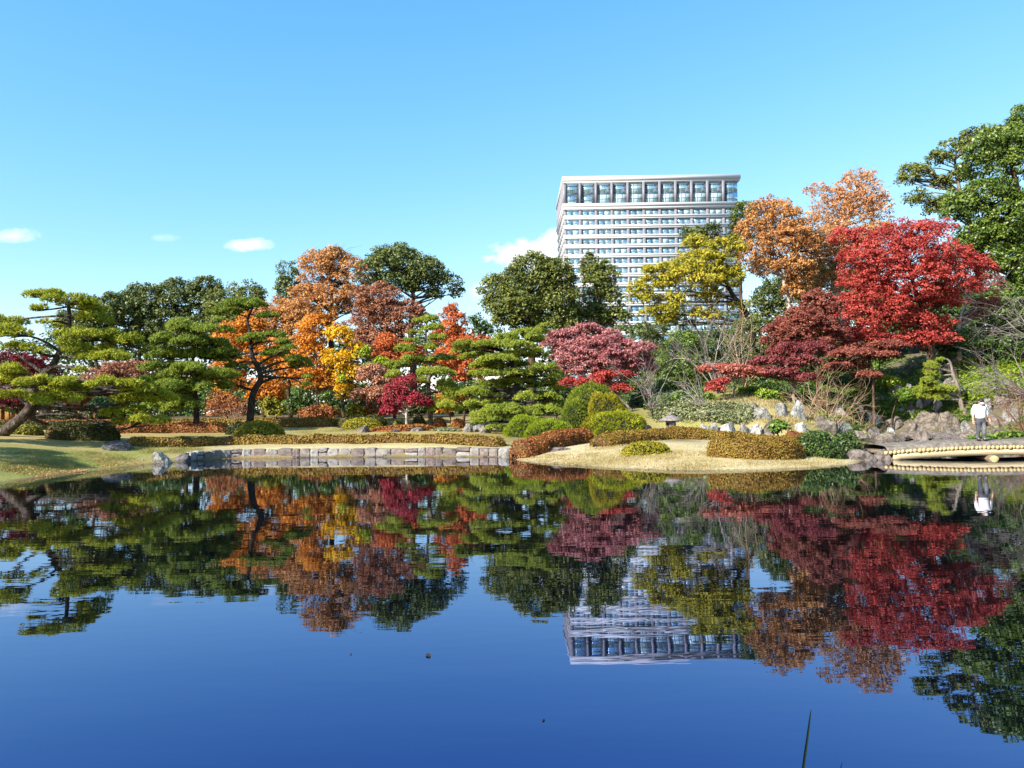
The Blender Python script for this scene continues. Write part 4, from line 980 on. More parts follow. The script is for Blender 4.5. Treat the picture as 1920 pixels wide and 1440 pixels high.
hedge('long rusty hedge at the back of the lawn behind the tall pine', [TP(305, 55.5), TP(400, 56), TP(500, 56), TP(580, 56), TP(635, 55.5)], 1.5, .62, L['hedge'], 7, leaf=.07)
hedge('dark clipped hedge behind the yellow-green oval shrub', [TP(635, 53.5), TP(680, 54.5), TP(725, 54.5)], 1.2, .78, L['hedge_dark'], 8, leaf=.06)
hedge('reddish brown clipped block right of the crimson maple', [TP(812, 51.5), TP(836, 51.5)], 1.0, .62, L['hedge_red'], 9, leaf=.06)
hedge('tan brown clipped block nearest the dome-shaped pine', [TP(845, 51), TP(872, 51)], 1.0, .62, L['hedge_red'], 10, leaf=.06)
hedge('dark square clipped hedge right behind the crimson maple trunk', [TP(772, 51.8), TP(798, 51.8)], .9, .68, L['hedge_dark'], 11, leaf=.055)
hedge('dark green clipped hedge left of the crimson maple trunk', [TP(736, 51.5), TP(756, 51.5)], .9, .62, L['hedge_olive'], 12, leaf=.055)
hedge('reddish hedge slanting from the wall end up the dry grass bank', [TP(962, 34.5), TP(1000, 35.3), TP(1050, 37.6), TP(1100, 39.6)], 1.35, .72, L['hedge_red'], 13, leaf=.045, dens=1.1)
hedge('golden brown hedge curving behind the small lime cushion', [TP(1115, 35.6), TP(1150, 36.4), TP(1210, 37.8), TP(1290, 38.6), TP(1380, 38.2)], 1.5, .50, L['hedge'], 14, leaf=.042, dens=1.1)
hedge('rear golden hedge in front of the lantern and boulder row', [TP(1120, 39.3), TP(1220, 40.2), TP(1320, 40.3), TP(1420, 39.8), TP(1498, 38.6)], 1.2, .34, L['hedge'], 15, leaf=.045)
hedge('large golden brown hedge nearest the water on the bank', [TP(1328, 30.2), TP(1370, 29.6), TP(1420, 29.5), TP(1455, 29.7), TP(1492, 30.3)], 1.6, .74, L['hedge'], 16, leaf=.038, dens=1.15)
hedge('small rusty hedge tip behind the dark green shrub', [TP(1470, 40.5), TP(1515, 40.5)], 1.0, .55, L['hedge_red'], 17, leaf=.045)

# ================================================================== rounded shrubs
pxmound('flat lime-gold cushion shrub alone on the dry grass bank', 1213, 853, 46, 26, 31.6, L['shrub_gold'], 1, dep=.6, leaf=.038, lump=.08)
pxmound('loose dark green shrub at the right end of the golden hedge', 1530, 860, 42, 52, 31.0, L['darkgreen'], 2, dep=.9, leaf=.05, lump=.2, jit=.9)
pxmound('loose brownish dark shrub beside the bridge abutment rocks', 1580, 856, 36, 46, 31.8, L['darkgreen'], 3, dep=.9, leaf=.05, lump=.25, jit=.9, dens=.7)
pxmound('olive yellow rounded shrub on the lawn right of the second pine', 488, 824, 44, 36, 46.5, L['shrub_gold'], 4, dep=.8, leaf=.055, lump=.1)
pxmound('darker rounded shrub joined left of the olive yellow one', 448, 816, 24, 25, 48.5, L['hedge_dark'], 5, dep=.9, leaf=.055, lump=.1)
pxmound('bright yellow-green oval clipped shrub in the lawn centre', 681, 804, 40, 20, 52, L['shrub_gold'], 6, dep=.6, leaf=.055, lump=.05)
pxmound('low sprawling reddish azalea on the lawn below the crimson maple', 760, 818, 62, 22, 49.0, L['hedge_red'], 7, dep=.5, leaf=.06, lump=.25)
pxmound('low pale green ground shrub left of the upright grey stone', 835, 818, 30, 16, 48.0, L['sasa'], 8, dep=.6, leaf=.06, lump=.2)
pxmound('bright lime mounded shrub at the right foot of the dome pine', 985, 816, 38, 36, 43.5, L['shrub_lime'], 9, leaf=.055, spike=True, dens=.7)
pxmound('low bright lime cushion shrub beside the rear golden hedge', 1030, 815, 46, 26, 42.5, L['shrub_lime'], 10, dep=.7, leaf=.055, spike=True, dens=.7)
pxmound('tall rounded green topiary shrub right of the dome pine', 1112, 806, 52, 86, 45, L['pine'], 11, leaf=.065, dens=.8, spike=True, lump=.1)
pxmound('lower green topiary shrub at the left of the tall rounded one', 1078, 808, 30, 56, 44, L['pine'], 12, leaf=.06, dens=.8, spike=True, lump=.12)
pxmound('golden green layered shrub before the tall topiary', 1138, 808, 44, 66, 43, L['shrub_gold'], 13, leaf=.06, dens=.7, spike=True, lump=.22)
pxmound('low spreading golden green pine shrub left of the lantern', 1160, 810, 50, 42, 41.8, L['pine_gold'], 14, leaf=.06, dens=.7, spike=True, lump=.22)
pxmound('small dark mounded shrub before the garden house', 118, 783, 40, 15, 60, L['hedge_dark'], 15, leaf=.06)
# ================================================================== pines
pine('large leaning pine with golden needle clouds at the left bank', 39.5, (-8, 832), [(20, 800), (52, 772), (68, 735), (80, 705), (96, 690), (112, 660), (126, 632), (130, 600), (128, 566)],
  [(88, 551, 46, 9, .3), (135, 560, 48, 11, -.8), (165, 572, 40, 12, .6), (72, 577, 26, 7, -.6), (172, 592, 34, 12, .2), (116, 606, 22, 14, 1.2), (18, 594, 40, 13), (28, 618, 44, 15), (82, 601, 18, 5, -1.0),
   (150, 624, 46, 12, -1.2), (205, 630, 42, 14, .2), (128, 645, 46, 14, -1.4), (185, 655, 50, 14, .8), (250, 637, 28, 12, .4), (68, 650, 24, 11, -.8), (22, 648, 32, 9), (272, 652, 22, 12, .8),
   (205, 667, 56, 10, -1.4), (95, 714, 58, 13, -1.6), (112, 741, 54, 13, -1.8), (128, 722, 50, 10, -.4), (28, 692, 36, 12, -.6), (8, 708, 34, 12), (150, 694, 20, 6, -1), (25, 738, 34, 10, .8),
   (212, 713, 48, 11, -1.6), (262, 722, 40, 13, -.6), (246, 742, 50, 14, .3), (300, 737, 34, 12, .6), (235, 765, 44, 12, .9), (272, 782, 40, 12, .5), (212, 786, 22, 10, 1.0)], L['pine_gold'], 1, tr=.30, dens=.9, needle=.15, bark=bark_lean)
pine('dense green pine with straight dark trunk, second from the left', 50, (369, 803), [(368, 770), (366, 740), (366, 710), (362, 680), (362, 640), (366, 612)],
  [(338, 606, 42, 14), (397, 613, 38, 10), (406, 597, 15, 5), (305, 634, 30, 12), (394, 638, 48, 12), (352, 636, 30, 10), (305, 659, 40, 14), (360, 661, 40, 13), (398, 664, 32, 12), (430, 655, 26, 10), (286, 684, 28, 11), (366, 688, 56, 14), (330, 684, 30, 12),
   (305, 706, 42, 12), (420, 697, 30, 11), (338, 720, 66, 14), (428, 722, 26, 8), (380, 708, 40, 12), (322, 741, 48, 13), (300, 756, 40, 12), (345, 752, 34, 11)], L['pine'], 2, tr=.20, bark=bark_dark, needle=.17, dens=.85)
pine('tall pine with crooked dark trunk before the orange trees', 52, (467, 791), [(472, 752), (477, 732), (489, 711), (484, 690), (474, 671), (470, 648), (469, 622), (464, 601), (473, 578)],
  [(456, 567, 48, 8), (418, 582, 36, 7), (500, 588, 20, 8), (473, 630, 26, 10), (520, 624, 24, 10), (540, 650, 18, 6), (515, 658, 34, 10), (553, 671, 27, 9), (563, 683, 22, 5), (577, 705, 13, 4), (424, 664, 32, 10), (416, 702, 30, 11), (574, 720, 14, 4), (440, 682, 22, 7), (535, 640, 22, 6)], L['pine'], 3, tr=.25, bark=bark_dark, needle=.16, dep=1.3)
pine('slim layered pine standing left of the dome-shaped pine', 51.5, (808, 792), [(806, 760), (803, 720), (806, 700), (802, 672), (798, 650), (799, 620), (801, 600)],
  [(800, 597, 28, 7), (812, 612, 20, 7), (775, 622, 17, 6), (770, 635, 14, 5), (820, 630, 20, 8), (815, 648, 19, 7), (762, 650, 25, 8), (776, 670, 40, 9), (750, 681, 28, 8), (836, 669, 24, 7), (816, 692, 36, 10), (745, 699, 22, 9), (785, 712, 26, 8), (838, 724, 32, 13), (860, 736, 30, 12), (812, 758, 25, 9), (843, 757, 25, 9), (868, 760, 24, 10)], L['pine_dome'], 4, tr=.17, needle=.16)
pine('broad dome-shaped pine of many stacked needle clouds', 47.5, (968, 808), [(968, 770), (962, 740), (972, 712), (960, 684), (968, 655), (990, 634)],
  [(871, 645, 28, 10), (863, 655, 20, 7), (966, 630, 66, 8), (1024, 609, 19, 5), (994, 620, 38, 6), (911, 645, 40, 9), (960, 645, 42, 9), (896, 663, 34, 9), (969, 660, 40, 9), (1016, 657, 25, 11), (935, 670, 40, 8), (902, 682, 26, 8), (970, 681, 26, 7), (1020, 687, 33, 9), (908, 697, 33, 9), (932, 686, 25, 7), (969, 697, 36, 8), (1035, 700, 26, 10),
   (914, 716, 26, 8), (960, 712, 37, 9), (1018, 716, 31, 10), (938, 728, 26, 7), (889, 731, 30, 11), (1024, 742, 31, 8), (926, 746, 37, 10), (1040, 755, 25, 10), (893, 752, 26, 9), (950, 765, 48, 10, -2.2), (1018, 768, 44, 9, -2.0), (899, 774, 30, 10), (988, 740, 22, 7, -1.8), (932, 781, 30, 8, -2.4), (896, 789, 22, 6, -2.2), (1018, 786, 26, 7, -2.6), (929, 798, 20, 7, -2.6), (985, 782, 26, 8, -2.2), (1045, 725, 18, 12)], L['pine_dome'], 5, tr=.30, dens=1.0, needle=.15, bark=bark_dark)
pine('small leaning cloud-pruned pine on the rockery above the cascade', 57, (1806, 748), [(1794, 722), (1786, 698), (1780, 677), (1770, 672)],
  [(1762, 672, 12, 6), (1750, 685, 24, 8), (1737, 697, 18, 8), (1738, 713, 22, 7), (1728, 727, 17, 7), (1744, 724, 28, 9), (1769, 731, 28, 10), (1726, 741, 18, 7), (1760, 742, 24, 7), (1752, 706, 22, 7)], L['pine_dome'], 6, tr=.17, bark=bark_grey, needle=.15)
pine('pine at the far left edge of the picture casting shade on the lawn', 34, (-150, 850), [(-145, 800), (-160, 740), (-150, 680), (-152, 620)],
  [(-150, 600, 70, 16), (-190, 640, 60, 16), (-100, 650, 50, 14), (-150, 690, 80, 16), (-90, 720, 40, 12), (-200, 730, 60, 14)], L['pine_gold'], 7, tr=.22, dens=.7)

pine('tall pine left of the picture whose shade stripes the left bank', 25, (-720, 880), [(-715, 780), (-725, 640), (-720, 520), (-715, 440)],
  [(-720, 420, 120, 22), (-820, 480, 110, 24), (-620, 500, 100, 22), (-730, 560, 140, 24), (-600, 610, 80, 20), (-840, 620, 90, 20)], L['pine_gold'], 8, tr=.25, dens=.35, needle=.24)
# ================================================================== trees of the background
EV = 'evergreen trees behind the garden'; AU = 'autumn trees behind the lawn'; MA = 'maples in autumn colour'
def ever(label, Y, ells, base, mat='evergreen', seed=0, **kw): return tree('evergreen_tree', label, 'tree', EV, Y, ells, base, 'evergreen', L[mat], seed=seed, **kw)
ever('dark evergreen at the left end of the distant row, behind the leaning pine', 84, [(205, 588, 54, 46), (175, 612, 46, 46), (130, 620, 40, 40)], (200, 775), 'evergreen', 1)
ever('dark evergreen, second in the distant row above the leaning pine', 86, [(272, 575, 58, 46), (262, 620, 60, 50)], (270, 775), 'evergreen', 2)
ever('tallest dark evergreen in the distant left row', 86, [(340, 566, 54, 46), (388, 560, 48, 44), (350, 620, 70, 56)], (352, 775), 'evergreen', 3)
ever('lighter evergreen at the right end of the distant left row', 80, [(425, 574, 38, 38), (464, 570, 42, 36), (440, 620, 60, 52)], (440, 775), 'evergreen_olive', 4)
ever('evergreen half hidden on the left of the tall tan-orange tree', 84, [(540, 530, 26, 38), (545, 580, 34, 40)], (548, 775), 'evergreen', 5)
ever('large broad evergreen with sky gaps right of the tan-orange tree', 80, [(750, 520, 80, 50), (735, 490, 56, 30), (790, 505, 44, 26), (835, 530, 32, 26), (700, 510, 40, 36), (760, 535, 50, 26), (855, 548, 14, 18), (815, 555, 18, 12)], (775, 775), 'evergreen', 6, trunk=[(775, 690), (770, 620), (775, 560), (765, 510)], tr=.45, dens=.8, limbs=50)
ever('big domed evergreen left of the office tower', 74, [(990, 525, 60, 48), (950, 560, 48, 50), (1035, 520, 46, 42), (1045, 575, 48, 50), (985, 590, 76, 46), (1040, 615, 50, 34)], (995, 780), 'evergreen_olive', 7, tr=.5, dens=1.25, ks=1.2)
ever('upright evergreen directly before the left part of the tower', 77, [(1125, 530, 36, 44), (1105, 505, 22, 24), (1135, 565, 34, 40), (1105, 595, 46, 40), (1150, 600, 30, 30)], (1120, 780), 'evergreen_olive', 8, tr=.4, dens=1.1, ks=1.2)
ever('small dark evergreen in the gap left of the domed evergreen', 78, [(893, 606, 16, 13), (905, 622, 22, 18)], (900, 780), 'darkgreen', 9)
ever('dark evergreen crown against the right part of the tower', 82, [(1400, 408, 30, 26), (1425, 440, 30, 40), (1385, 440, 22, 26), (1300, 452, 26, 24), (1330, 440, 18, 20)], (1400, 740), 'evergreen', 10, dens=.8)
ever('huge bright evergreen filling the right edge of the picture', 72, [(1880, 300, 80, 66), (1950, 270, 80, 90), (1850, 380, 60, 50), (1910, 420, 80, 70), (1800, 395, 40, 36), (1890, 500, 56, 50), (1960, 520, 70, 90), (1840, 460, 50, 54), (1895, 570, 54, 44), (1860, 440, 50, 50)], (1915, 640), 'evergreen_right', 11, tr=.6, limbs=30, dens=1.0, ks=1.05)
ever('open-crowned evergreen with sky gaps above the red maple', 77, [(1790, 275, 34, 20), (1835, 262, 46, 20), (1720, 325, 32, 24), (1760, 300, 30, 18), (1700, 340, 20, 14), (1805, 330, 28, 14), (1720, 375, 28, 16), (1770, 345, 22, 14), (1860, 300, 30, 20), (1770, 392, 44, 18)], (1835, 640), 'evergreen_olive', 12, trunk=[(1838, 560), (1825, 450), (1800, 360), (1790, 300)], tr=.4, limbs=60, dens=.8, bark=bark_grey)
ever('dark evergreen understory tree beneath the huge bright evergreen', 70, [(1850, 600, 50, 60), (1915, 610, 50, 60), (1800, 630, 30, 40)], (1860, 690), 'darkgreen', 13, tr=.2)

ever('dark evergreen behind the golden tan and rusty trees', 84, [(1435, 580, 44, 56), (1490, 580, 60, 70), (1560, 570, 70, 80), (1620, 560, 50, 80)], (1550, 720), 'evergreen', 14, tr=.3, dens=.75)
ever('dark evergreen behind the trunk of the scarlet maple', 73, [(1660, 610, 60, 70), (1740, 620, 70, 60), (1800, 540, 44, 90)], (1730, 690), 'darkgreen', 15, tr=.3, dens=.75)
def aut(label, Y, ells, base, sp, mat, seed=0, bark=bark_brown, group=AU, name='autumn_tree', **kw): return tree(name, label, 'tree', group, Y, ells, base, sp, L[mat], bark, seed, **kw)
aut('tall tan-orange tree with dark branches above the orange grove', 72, [(620, 545, 72, 70), (610, 500, 50, 34), (580, 545, 38, 42), (650, 520, 40, 44), (660, 575, 36, 36), (625, 480, 30, 16), (595, 590, 40, 30), (530, 590, 30, 26)], (622, 775), 'autumn', 'orange_tan', 21, bark=bark_dark, trunk=[(622, 700), (620, 620), (622, 575), (620, 530), (618, 490)], tr=.32, twigs=26, dens=.75, limbs=70, ks=.85)
aut('wide rust-brown tree right of the tan-orange one', 68, [(715, 570, 52, 44), (690, 620, 50, 48), (755, 600, 46, 44), (720, 650, 60, 36), (780, 590, 24, 24)], (720, 775), 'sparse', 'rust', 22, twigs=14, tr=.28, limbs=50, kl=1.5)
aut('pale orange tree behind the top of the tall crooked pine', 70, [(530, 590, 40, 34), (565, 600, 40, 44), (505, 620, 36, 36), (560, 640, 44, 40)], (545, 775), 'autumn', 'orange_tan', 23, tr=.2)
aut('bright orange tree behind the crooked pine trunk', 63, [(450, 640, 40, 40), (500, 670, 46, 46), (440, 710, 44, 44), (500, 735, 50, 34), (545, 700, 36, 40), (470, 610, 30, 26)], (495, 785), 'autumn', 'orange', 24, tr=.2)
aut('orange tree between the crooked pine and the yellow tree', 62, [(590, 660, 36, 44), (570, 710, 40, 40), (610, 715, 30, 34), (600, 620, 40, 30)], (595, 785), 'autumn', 'orange', 25, tr=.18, bark=bark_grey)
aut('brilliant yellow tree in the middle of the orange grove', 59, [(640, 640, 30, 28), (632, 680, 28, 30), (655, 700, 34, 24), (645, 735, 26, 22), (665, 665, 20, 30)], (648, 785), 'autumn', 'yellow', 26, tr=.15, leaf=1.15)
aut('slender green-leaved sapling mixed into the yellow tree', 58.4, [(680, 668, 12, 20), (700, 690, 22, 8), (645, 712, 14, 16), (715, 680, 14, 6)], (676, 787), 'shrub', 'shrub_lime', 27, tr=.06, leaf=1.2)
aut('pinkish tan tree left of the small crimson maple', 56, [(700, 712, 34, 28), (725, 735, 28, 24), (690, 745, 26, 18)], (702, 790), 'autumn', 'pinktan', 28, tr=.12, leaf=.85)
aut('red-orange tree behind the slim layered pine', 62, [(730, 680, 40, 26), (765, 670, 36, 30), (720, 650, 30, 24)], (740, 785), 'sparse', 'redorange', 29, kl=1.6, tr=.14)
aut('small coral-orange tree with pointed top in the sky gap', 66, [(850, 605, 26, 30), (838, 630, 30, 28), (868, 630, 20, 22), (845, 585, 14, 16)], (848, 780), 'sparse', 'redorange', 30, twigs=12, kl=1.5, tr=.15)
aut('low red-orange tree behind the two middle pines', 60, [(870, 650, 40, 22), (840, 680, 44, 30), (880, 700, 40, 30), (905, 650, 26, 18)], (868, 785), 'sparse', 'redorange', 31, kl=1.6, tr=.13)
aut('yellow-green oak with spreading dark limbs before the tower', 69, [(1310, 520, 84, 50), (1200, 545, 30, 20), (1240, 585, 40, 14), (1320, 590, 34, 16), (1325, 480, 50, 36), (1290, 510, 48, 28), (1345, 520, 40, 34), (1230, 535, 34, 22), (1205, 560, 30, 18), (1265, 565, 36, 20), (1380, 465, 26, 26), (1330, 560, 30, 20), (1225, 510, 26, 14), (1250, 600, 22, 9), (1385, 575, 16, 16), (1300, 455, 28, 14)], (1400, 745), 'autumn', 'yellowgreen', 32, bark=bark_dark, name='oak_tree', trunk=[(1405, 680), (1412, 620), (1395, 580), (1372, 550), (1355, 510), (1345, 470)], tr=.36, dens=.85, limbs=11, rl=.72, ks=.9)
aut('golden tan tree between the oak and the red maple', 72, [(1465, 465, 82, 92), (1410, 440, 30, 40), (1440, 405, 46, 40), (1465, 450, 44, 40), (1430, 475, 44, 36), (1480, 500, 40, 36), (1505, 440, 34, 40), (1500, 540, 40, 26), (1420, 500, 26, 20)], (1470, 720), 'autumn', 'orange_tan', 33, bark=bark_pale, trunk=[(1478, 640), (1480, 580), (1470, 520), (1490, 460), (1475, 400)], tr=.3, dens=.75, twigs=18, limbs=60, ks=.85)
aut('tall thin pale-orange tree with whitish stems against the sky', 78, [(1595, 400, 75, 75), (1600, 370, 46, 44), (1560, 390, 40, 44), (1640, 380, 36, 34), (1590, 430, 60, 40), (1610, 335, 30, 18), (1530, 360, 26, 20)], (1580, 700), 'sparse', 'orange_pale', 34, bark=bark_pale, trunk=[(1580, 600), (1572, 520), (1580, 440), (1600, 380), (1605, 340)], tr=.3, dens=.9, twigs=46, limbs=80, leaf=1.2, kl=.8, ks=.62)
aut('feathery golden tree merging the golden tan and scarlet crowns', 75, [(1545, 470, 56, 56), (1600, 480, 60, 46), (1520, 530, 50, 44), (1570, 530, 40, 36), (1640, 440, 36, 30)], (1560, 710), 'sparse', 'orange_tan', 37, bark=bark_pale, tr=.25, twigs=20, limbs=50, dens=.8, kl=1.2)
aut('dark red leafless-looking tree at the left edge behind the leaning pine', 58, [(30, 680, 50, 26), (70, 700, 40, 30), (10, 720, 40, 30), (20, 755, 40, 20)], (40, 785), 'maple', 'darkcrimson', 35, tr=.15, rl=.8)
aut('purplish brown thinning tree between the first two pines', 70, [(225, 700, 44, 30), (265, 705, 40, 32), (190, 715, 40, 30)], (230, 780), 'sparse', 'rust', 36, tr=.15, twigs=10)

aut('small bright crimson maple with pale forked trunk on the lawn', 50.3, [(760, 722, 26, 20), (738, 750, 22, 20), (785, 750, 24, 18), (762, 755, 40, 14), (733, 772, 18, 10), (800, 760, 12, 9), (745, 735, 24, 18)], (763, 793), 'maple', 'crimson', 41, bark=bark_pale, group=MA, name='maple_tree', trunk=[(762, 778), (766, 755), (764, 735)], tr=.10, rl=.6, leaf=.95, limbs=40, topfrac=.5)
aut('pinkish fading maple right of the dome-shaped pine', 55, [(1125, 675, 100, 52), (1040, 645, 36, 24), (1205, 665, 34, 30), (1125, 640, 52, 26), (1080, 655, 44, 28), (1170, 665, 52, 34), (1120, 690, 60, 34), (1075, 690, 40, 36), (1200, 690, 36, 26), (1060, 630, 36, 14), (1100, 620, 30, 14)], (1170, 770), 'maple_thin', 'pink', 42, bark=bark_grey, group=MA, name='maple_tree', tr=.14, twigs=26, limbs=60, kl=1.5)
aut('bright red low branches maple under the pinkish one', 53.5, [(1165, 730, 30, 12), (1110, 720, 40, 16), (1060, 720, 24, 20), (1150, 705, 40, 10)], (1190, 775), 'maple_thin', 'red', 43, bark=bark_grey, group=MA, name='maple_tree', tr=.10, limbs=30)
aut('large spreading scarlet maple in horizontal tiers on the right slope', 61, [(1705, 510, 136, 84), (1655, 590, 96, 66), (1720, 640, 70, 24), (1625, 640, 60, 26), (1700, 445, 74, 34), (1630, 480, 64, 40), (1760, 430, 36, 20), (1720, 500, 100, 34), (1800, 495, 66, 30), (1620, 540, 56, 36), (1700, 560, 90, 30), (1790, 545, 60, 20), (1640, 590, 60, 22), (1720, 605, 70, 18), (1600, 450, 44, 30), (1830, 510, 40, 26), (1770, 570, 50, 14), (1600, 630, 40, 16), (1745, 620, 34, 14), (1590, 580, 34, 30)], (1740, 690), 'maple', 'red', 44, bark=bark_brown, group=MA, name='maple_tree', trunk=[(1745, 660), (1752, 625), (1735, 590), (1715, 540), (1700, 480)], tr=.30, limbs=90, dens=1.25, leaf=1.05, depth=.6)
aut('dark shaded red maple at the right behind the scarlet one', 65, [(1840, 540, 44, 26), (1850, 575, 40, 20), (1820, 595, 30, 14)], (1800, 690), 'maple', 'redbrown', 45, bark=bark_pale, group=MA, name='maple_tree', trunk=[(1798, 640), (1800, 600), (1812, 560)], tr=.22, limbs=30)
aut('rusty red maple left of the scarlet one', 58, [(1520, 625, 70, 60), (1500, 600, 50, 30), (1540, 580, 40, 30), (1480, 635, 50, 26), (1545, 630, 40, 34), (1570, 660, 44, 22), (1455, 620, 30, 20), (1590, 690, 40, 16), (1530, 560, 26, 20)], (1530, 740), 'maple_thin', 'redbrown', 46, bark=bark_brown, group=MA, name='maple_tree', tr=.14, limbs=60, twigs=10, kl=1.6, ks=1.3)
aut('wine red maple with grey trunk above the tan twiggy shrub', 54, [(1475, 660, 44, 22), (1500, 680, 46, 24), (1440, 680, 36, 16), (1520, 655, 34, 20), (1460, 700, 44, 14), (1500, 710, 40, 14)], (1490, 765), 'maple_thin', 'wine', 47, bark=bark_grey, group=MA, name='maple_tree', trunk=[(1488, 735), (1492, 705), (1488, 680)], tr=.13, limbs=50, kl=1.6, ks=1.3)
aut('thin coral maple with slanting pale stem below the oak', 53, [(1370, 695, 40, 14), (1335, 695, 26, 12), (1400, 700, 40, 14)], (1382, 760), 'maple_thin', 'coral', 48, bark=bark_grey, group=MA, name='maple_tree', trunk=[(1376, 735), (1386, 712), (1396, 700)], tr=.09, limbs=30)
aut('tiny vivid red maple sprig below the coral maple', 52.5, [(1340, 730, 13, 13), (1352, 718, 12, 8)], (1360, 758), 'maple', 'red', 49, bark=bark_brown, group=MA, name='maple_tree', tr=.05, limbs=10, rl=.4)
aut('low red-orange maple spreading under the scarlet one on the slope', 56.5, [(1600, 665, 50, 14), (1650, 668, 40, 10), (1625, 705, 24, 8), (1570, 690, 30, 10), (1660, 650, 40, 10)], (1637, 725), 'maple_thin', 'redbrown', 50, bark=bark_brown, group=MA, name='maple_tree', trunk=[(1636, 700), (1632, 680), (1625, 668)], tr=.10, limbs=40, kl=1.4)

# ------------------------------------------------------------------ understory
US = 'understory shrubs beneath the trees'
def under(label, px, py, w, h, Y, mat, seed, sp='shrub', **kw):
    return tree('understory_shrub', label, 'shrub', US, Y, [(px, py - h * .5, w, h * .55), (px - w * .4, py - h * .35, w * .55, h * .4), (px + w * .4, py - h * .4, w * .55, h * .4)], (px, py), sp, L[mat], seed=seed, tr=.06, limbs=10, **kw)
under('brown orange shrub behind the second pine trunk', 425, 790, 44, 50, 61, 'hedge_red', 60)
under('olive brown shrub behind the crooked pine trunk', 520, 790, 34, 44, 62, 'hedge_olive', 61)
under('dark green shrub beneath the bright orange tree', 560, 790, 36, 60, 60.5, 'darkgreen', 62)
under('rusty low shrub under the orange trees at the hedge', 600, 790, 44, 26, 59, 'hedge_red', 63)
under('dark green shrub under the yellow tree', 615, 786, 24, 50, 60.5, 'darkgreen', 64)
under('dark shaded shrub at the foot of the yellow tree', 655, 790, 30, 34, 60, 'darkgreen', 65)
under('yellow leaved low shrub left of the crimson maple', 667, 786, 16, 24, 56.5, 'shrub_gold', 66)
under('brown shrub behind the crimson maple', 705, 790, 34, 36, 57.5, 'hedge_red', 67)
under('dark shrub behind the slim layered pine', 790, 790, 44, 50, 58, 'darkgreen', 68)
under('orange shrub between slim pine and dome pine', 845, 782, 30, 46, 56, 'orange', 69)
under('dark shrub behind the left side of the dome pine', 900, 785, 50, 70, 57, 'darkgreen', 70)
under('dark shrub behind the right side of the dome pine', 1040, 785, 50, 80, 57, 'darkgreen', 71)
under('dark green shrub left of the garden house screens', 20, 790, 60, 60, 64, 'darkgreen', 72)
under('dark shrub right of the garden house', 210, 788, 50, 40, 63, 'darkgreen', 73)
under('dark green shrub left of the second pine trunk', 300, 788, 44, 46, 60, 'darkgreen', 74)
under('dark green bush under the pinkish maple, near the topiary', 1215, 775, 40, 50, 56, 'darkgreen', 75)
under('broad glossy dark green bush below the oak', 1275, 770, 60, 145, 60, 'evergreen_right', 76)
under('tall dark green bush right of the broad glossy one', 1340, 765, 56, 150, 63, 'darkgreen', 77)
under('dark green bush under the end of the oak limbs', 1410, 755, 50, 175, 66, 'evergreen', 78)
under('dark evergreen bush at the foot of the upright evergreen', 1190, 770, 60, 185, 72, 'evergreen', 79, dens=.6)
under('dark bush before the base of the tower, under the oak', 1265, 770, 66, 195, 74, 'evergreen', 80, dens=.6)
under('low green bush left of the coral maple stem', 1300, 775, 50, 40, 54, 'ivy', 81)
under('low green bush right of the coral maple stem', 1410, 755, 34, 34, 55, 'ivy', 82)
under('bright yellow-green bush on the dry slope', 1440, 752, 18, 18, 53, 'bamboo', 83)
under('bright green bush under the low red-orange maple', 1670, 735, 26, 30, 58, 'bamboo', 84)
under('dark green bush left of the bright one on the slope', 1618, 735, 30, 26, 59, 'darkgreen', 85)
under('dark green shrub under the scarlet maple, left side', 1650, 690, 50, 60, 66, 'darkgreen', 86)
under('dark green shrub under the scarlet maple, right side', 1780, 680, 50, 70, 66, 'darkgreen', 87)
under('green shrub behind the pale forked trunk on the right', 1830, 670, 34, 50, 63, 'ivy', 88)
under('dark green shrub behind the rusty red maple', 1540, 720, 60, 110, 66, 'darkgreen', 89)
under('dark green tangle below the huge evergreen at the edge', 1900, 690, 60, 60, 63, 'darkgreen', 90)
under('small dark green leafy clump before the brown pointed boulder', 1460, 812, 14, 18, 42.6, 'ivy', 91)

# ------------------------------------------------------------------ bare twiggy shrubs
def bare(label, px, py, Y, n, length, mat, seed, spread=.7, up=1.0, lean=(0, 0), levels=2, kids=3, r0=.028, name='bare_shrub', cat='shrub', droop=0., group='leafless twiggy shrubs', z=None):
    rng = np.random.RandomState(seed + 500); c = P(px, py, Y); base = np.array([c[0], c[1], H1(c[0], c[1]) - .05 if z is None else z])
    root = thing(name, label, cat, base, group); g = Geo()
    d = nrm(np.stack([rng.normal(size=n) * spread + lean[0], rng.normal(size=n) * spread * .8, np.full(n, up) + rng.rand(n) * .4 + lean[1]], -1))
    twig_fan(g, (0, 0, 0), d, length, r0, rng, levels, kids, .42, droop)
    nf = sum(len(f) for f in g.F)
    obj('stems', g.mesh('stems', mat, rnd=np.repeat(rng.rand(nf // 5 + 1), 5)[:nf]), root); return root
bare('large tan leafless shrub fanning out among the slope boulders', 1556, 790, 50, 16, 2.6, L['tantwig'], 1, .75, levels=3, r0=.035)
bare('tan leafless shrub left of the large one', 1515, 775, 51, 10, 2.0, L['tantwig'], 2, .8, levels=2)
bare('small tan leafless shrub right of the large one', 1612, 775, 53, 9, 1.7, L['tantwig'], 3, .8)
bare('brown leafless shrub at the right picture edge above the rocks', 1925, 790, 45, 22, 2.6, L['browntwig'], 4, .9, lean=(-.5, .1), levels=3, r0=.026)
bare('grey bare tree reaching in from the right edge above the path', 1935, 690, 56, 14, 3.6, L['greytwig'], 5, .6, up=.35, lean=(-1.1, 0), levels=3, r0=.05, name='bare_tree', cat='tree', group='leafless trees')
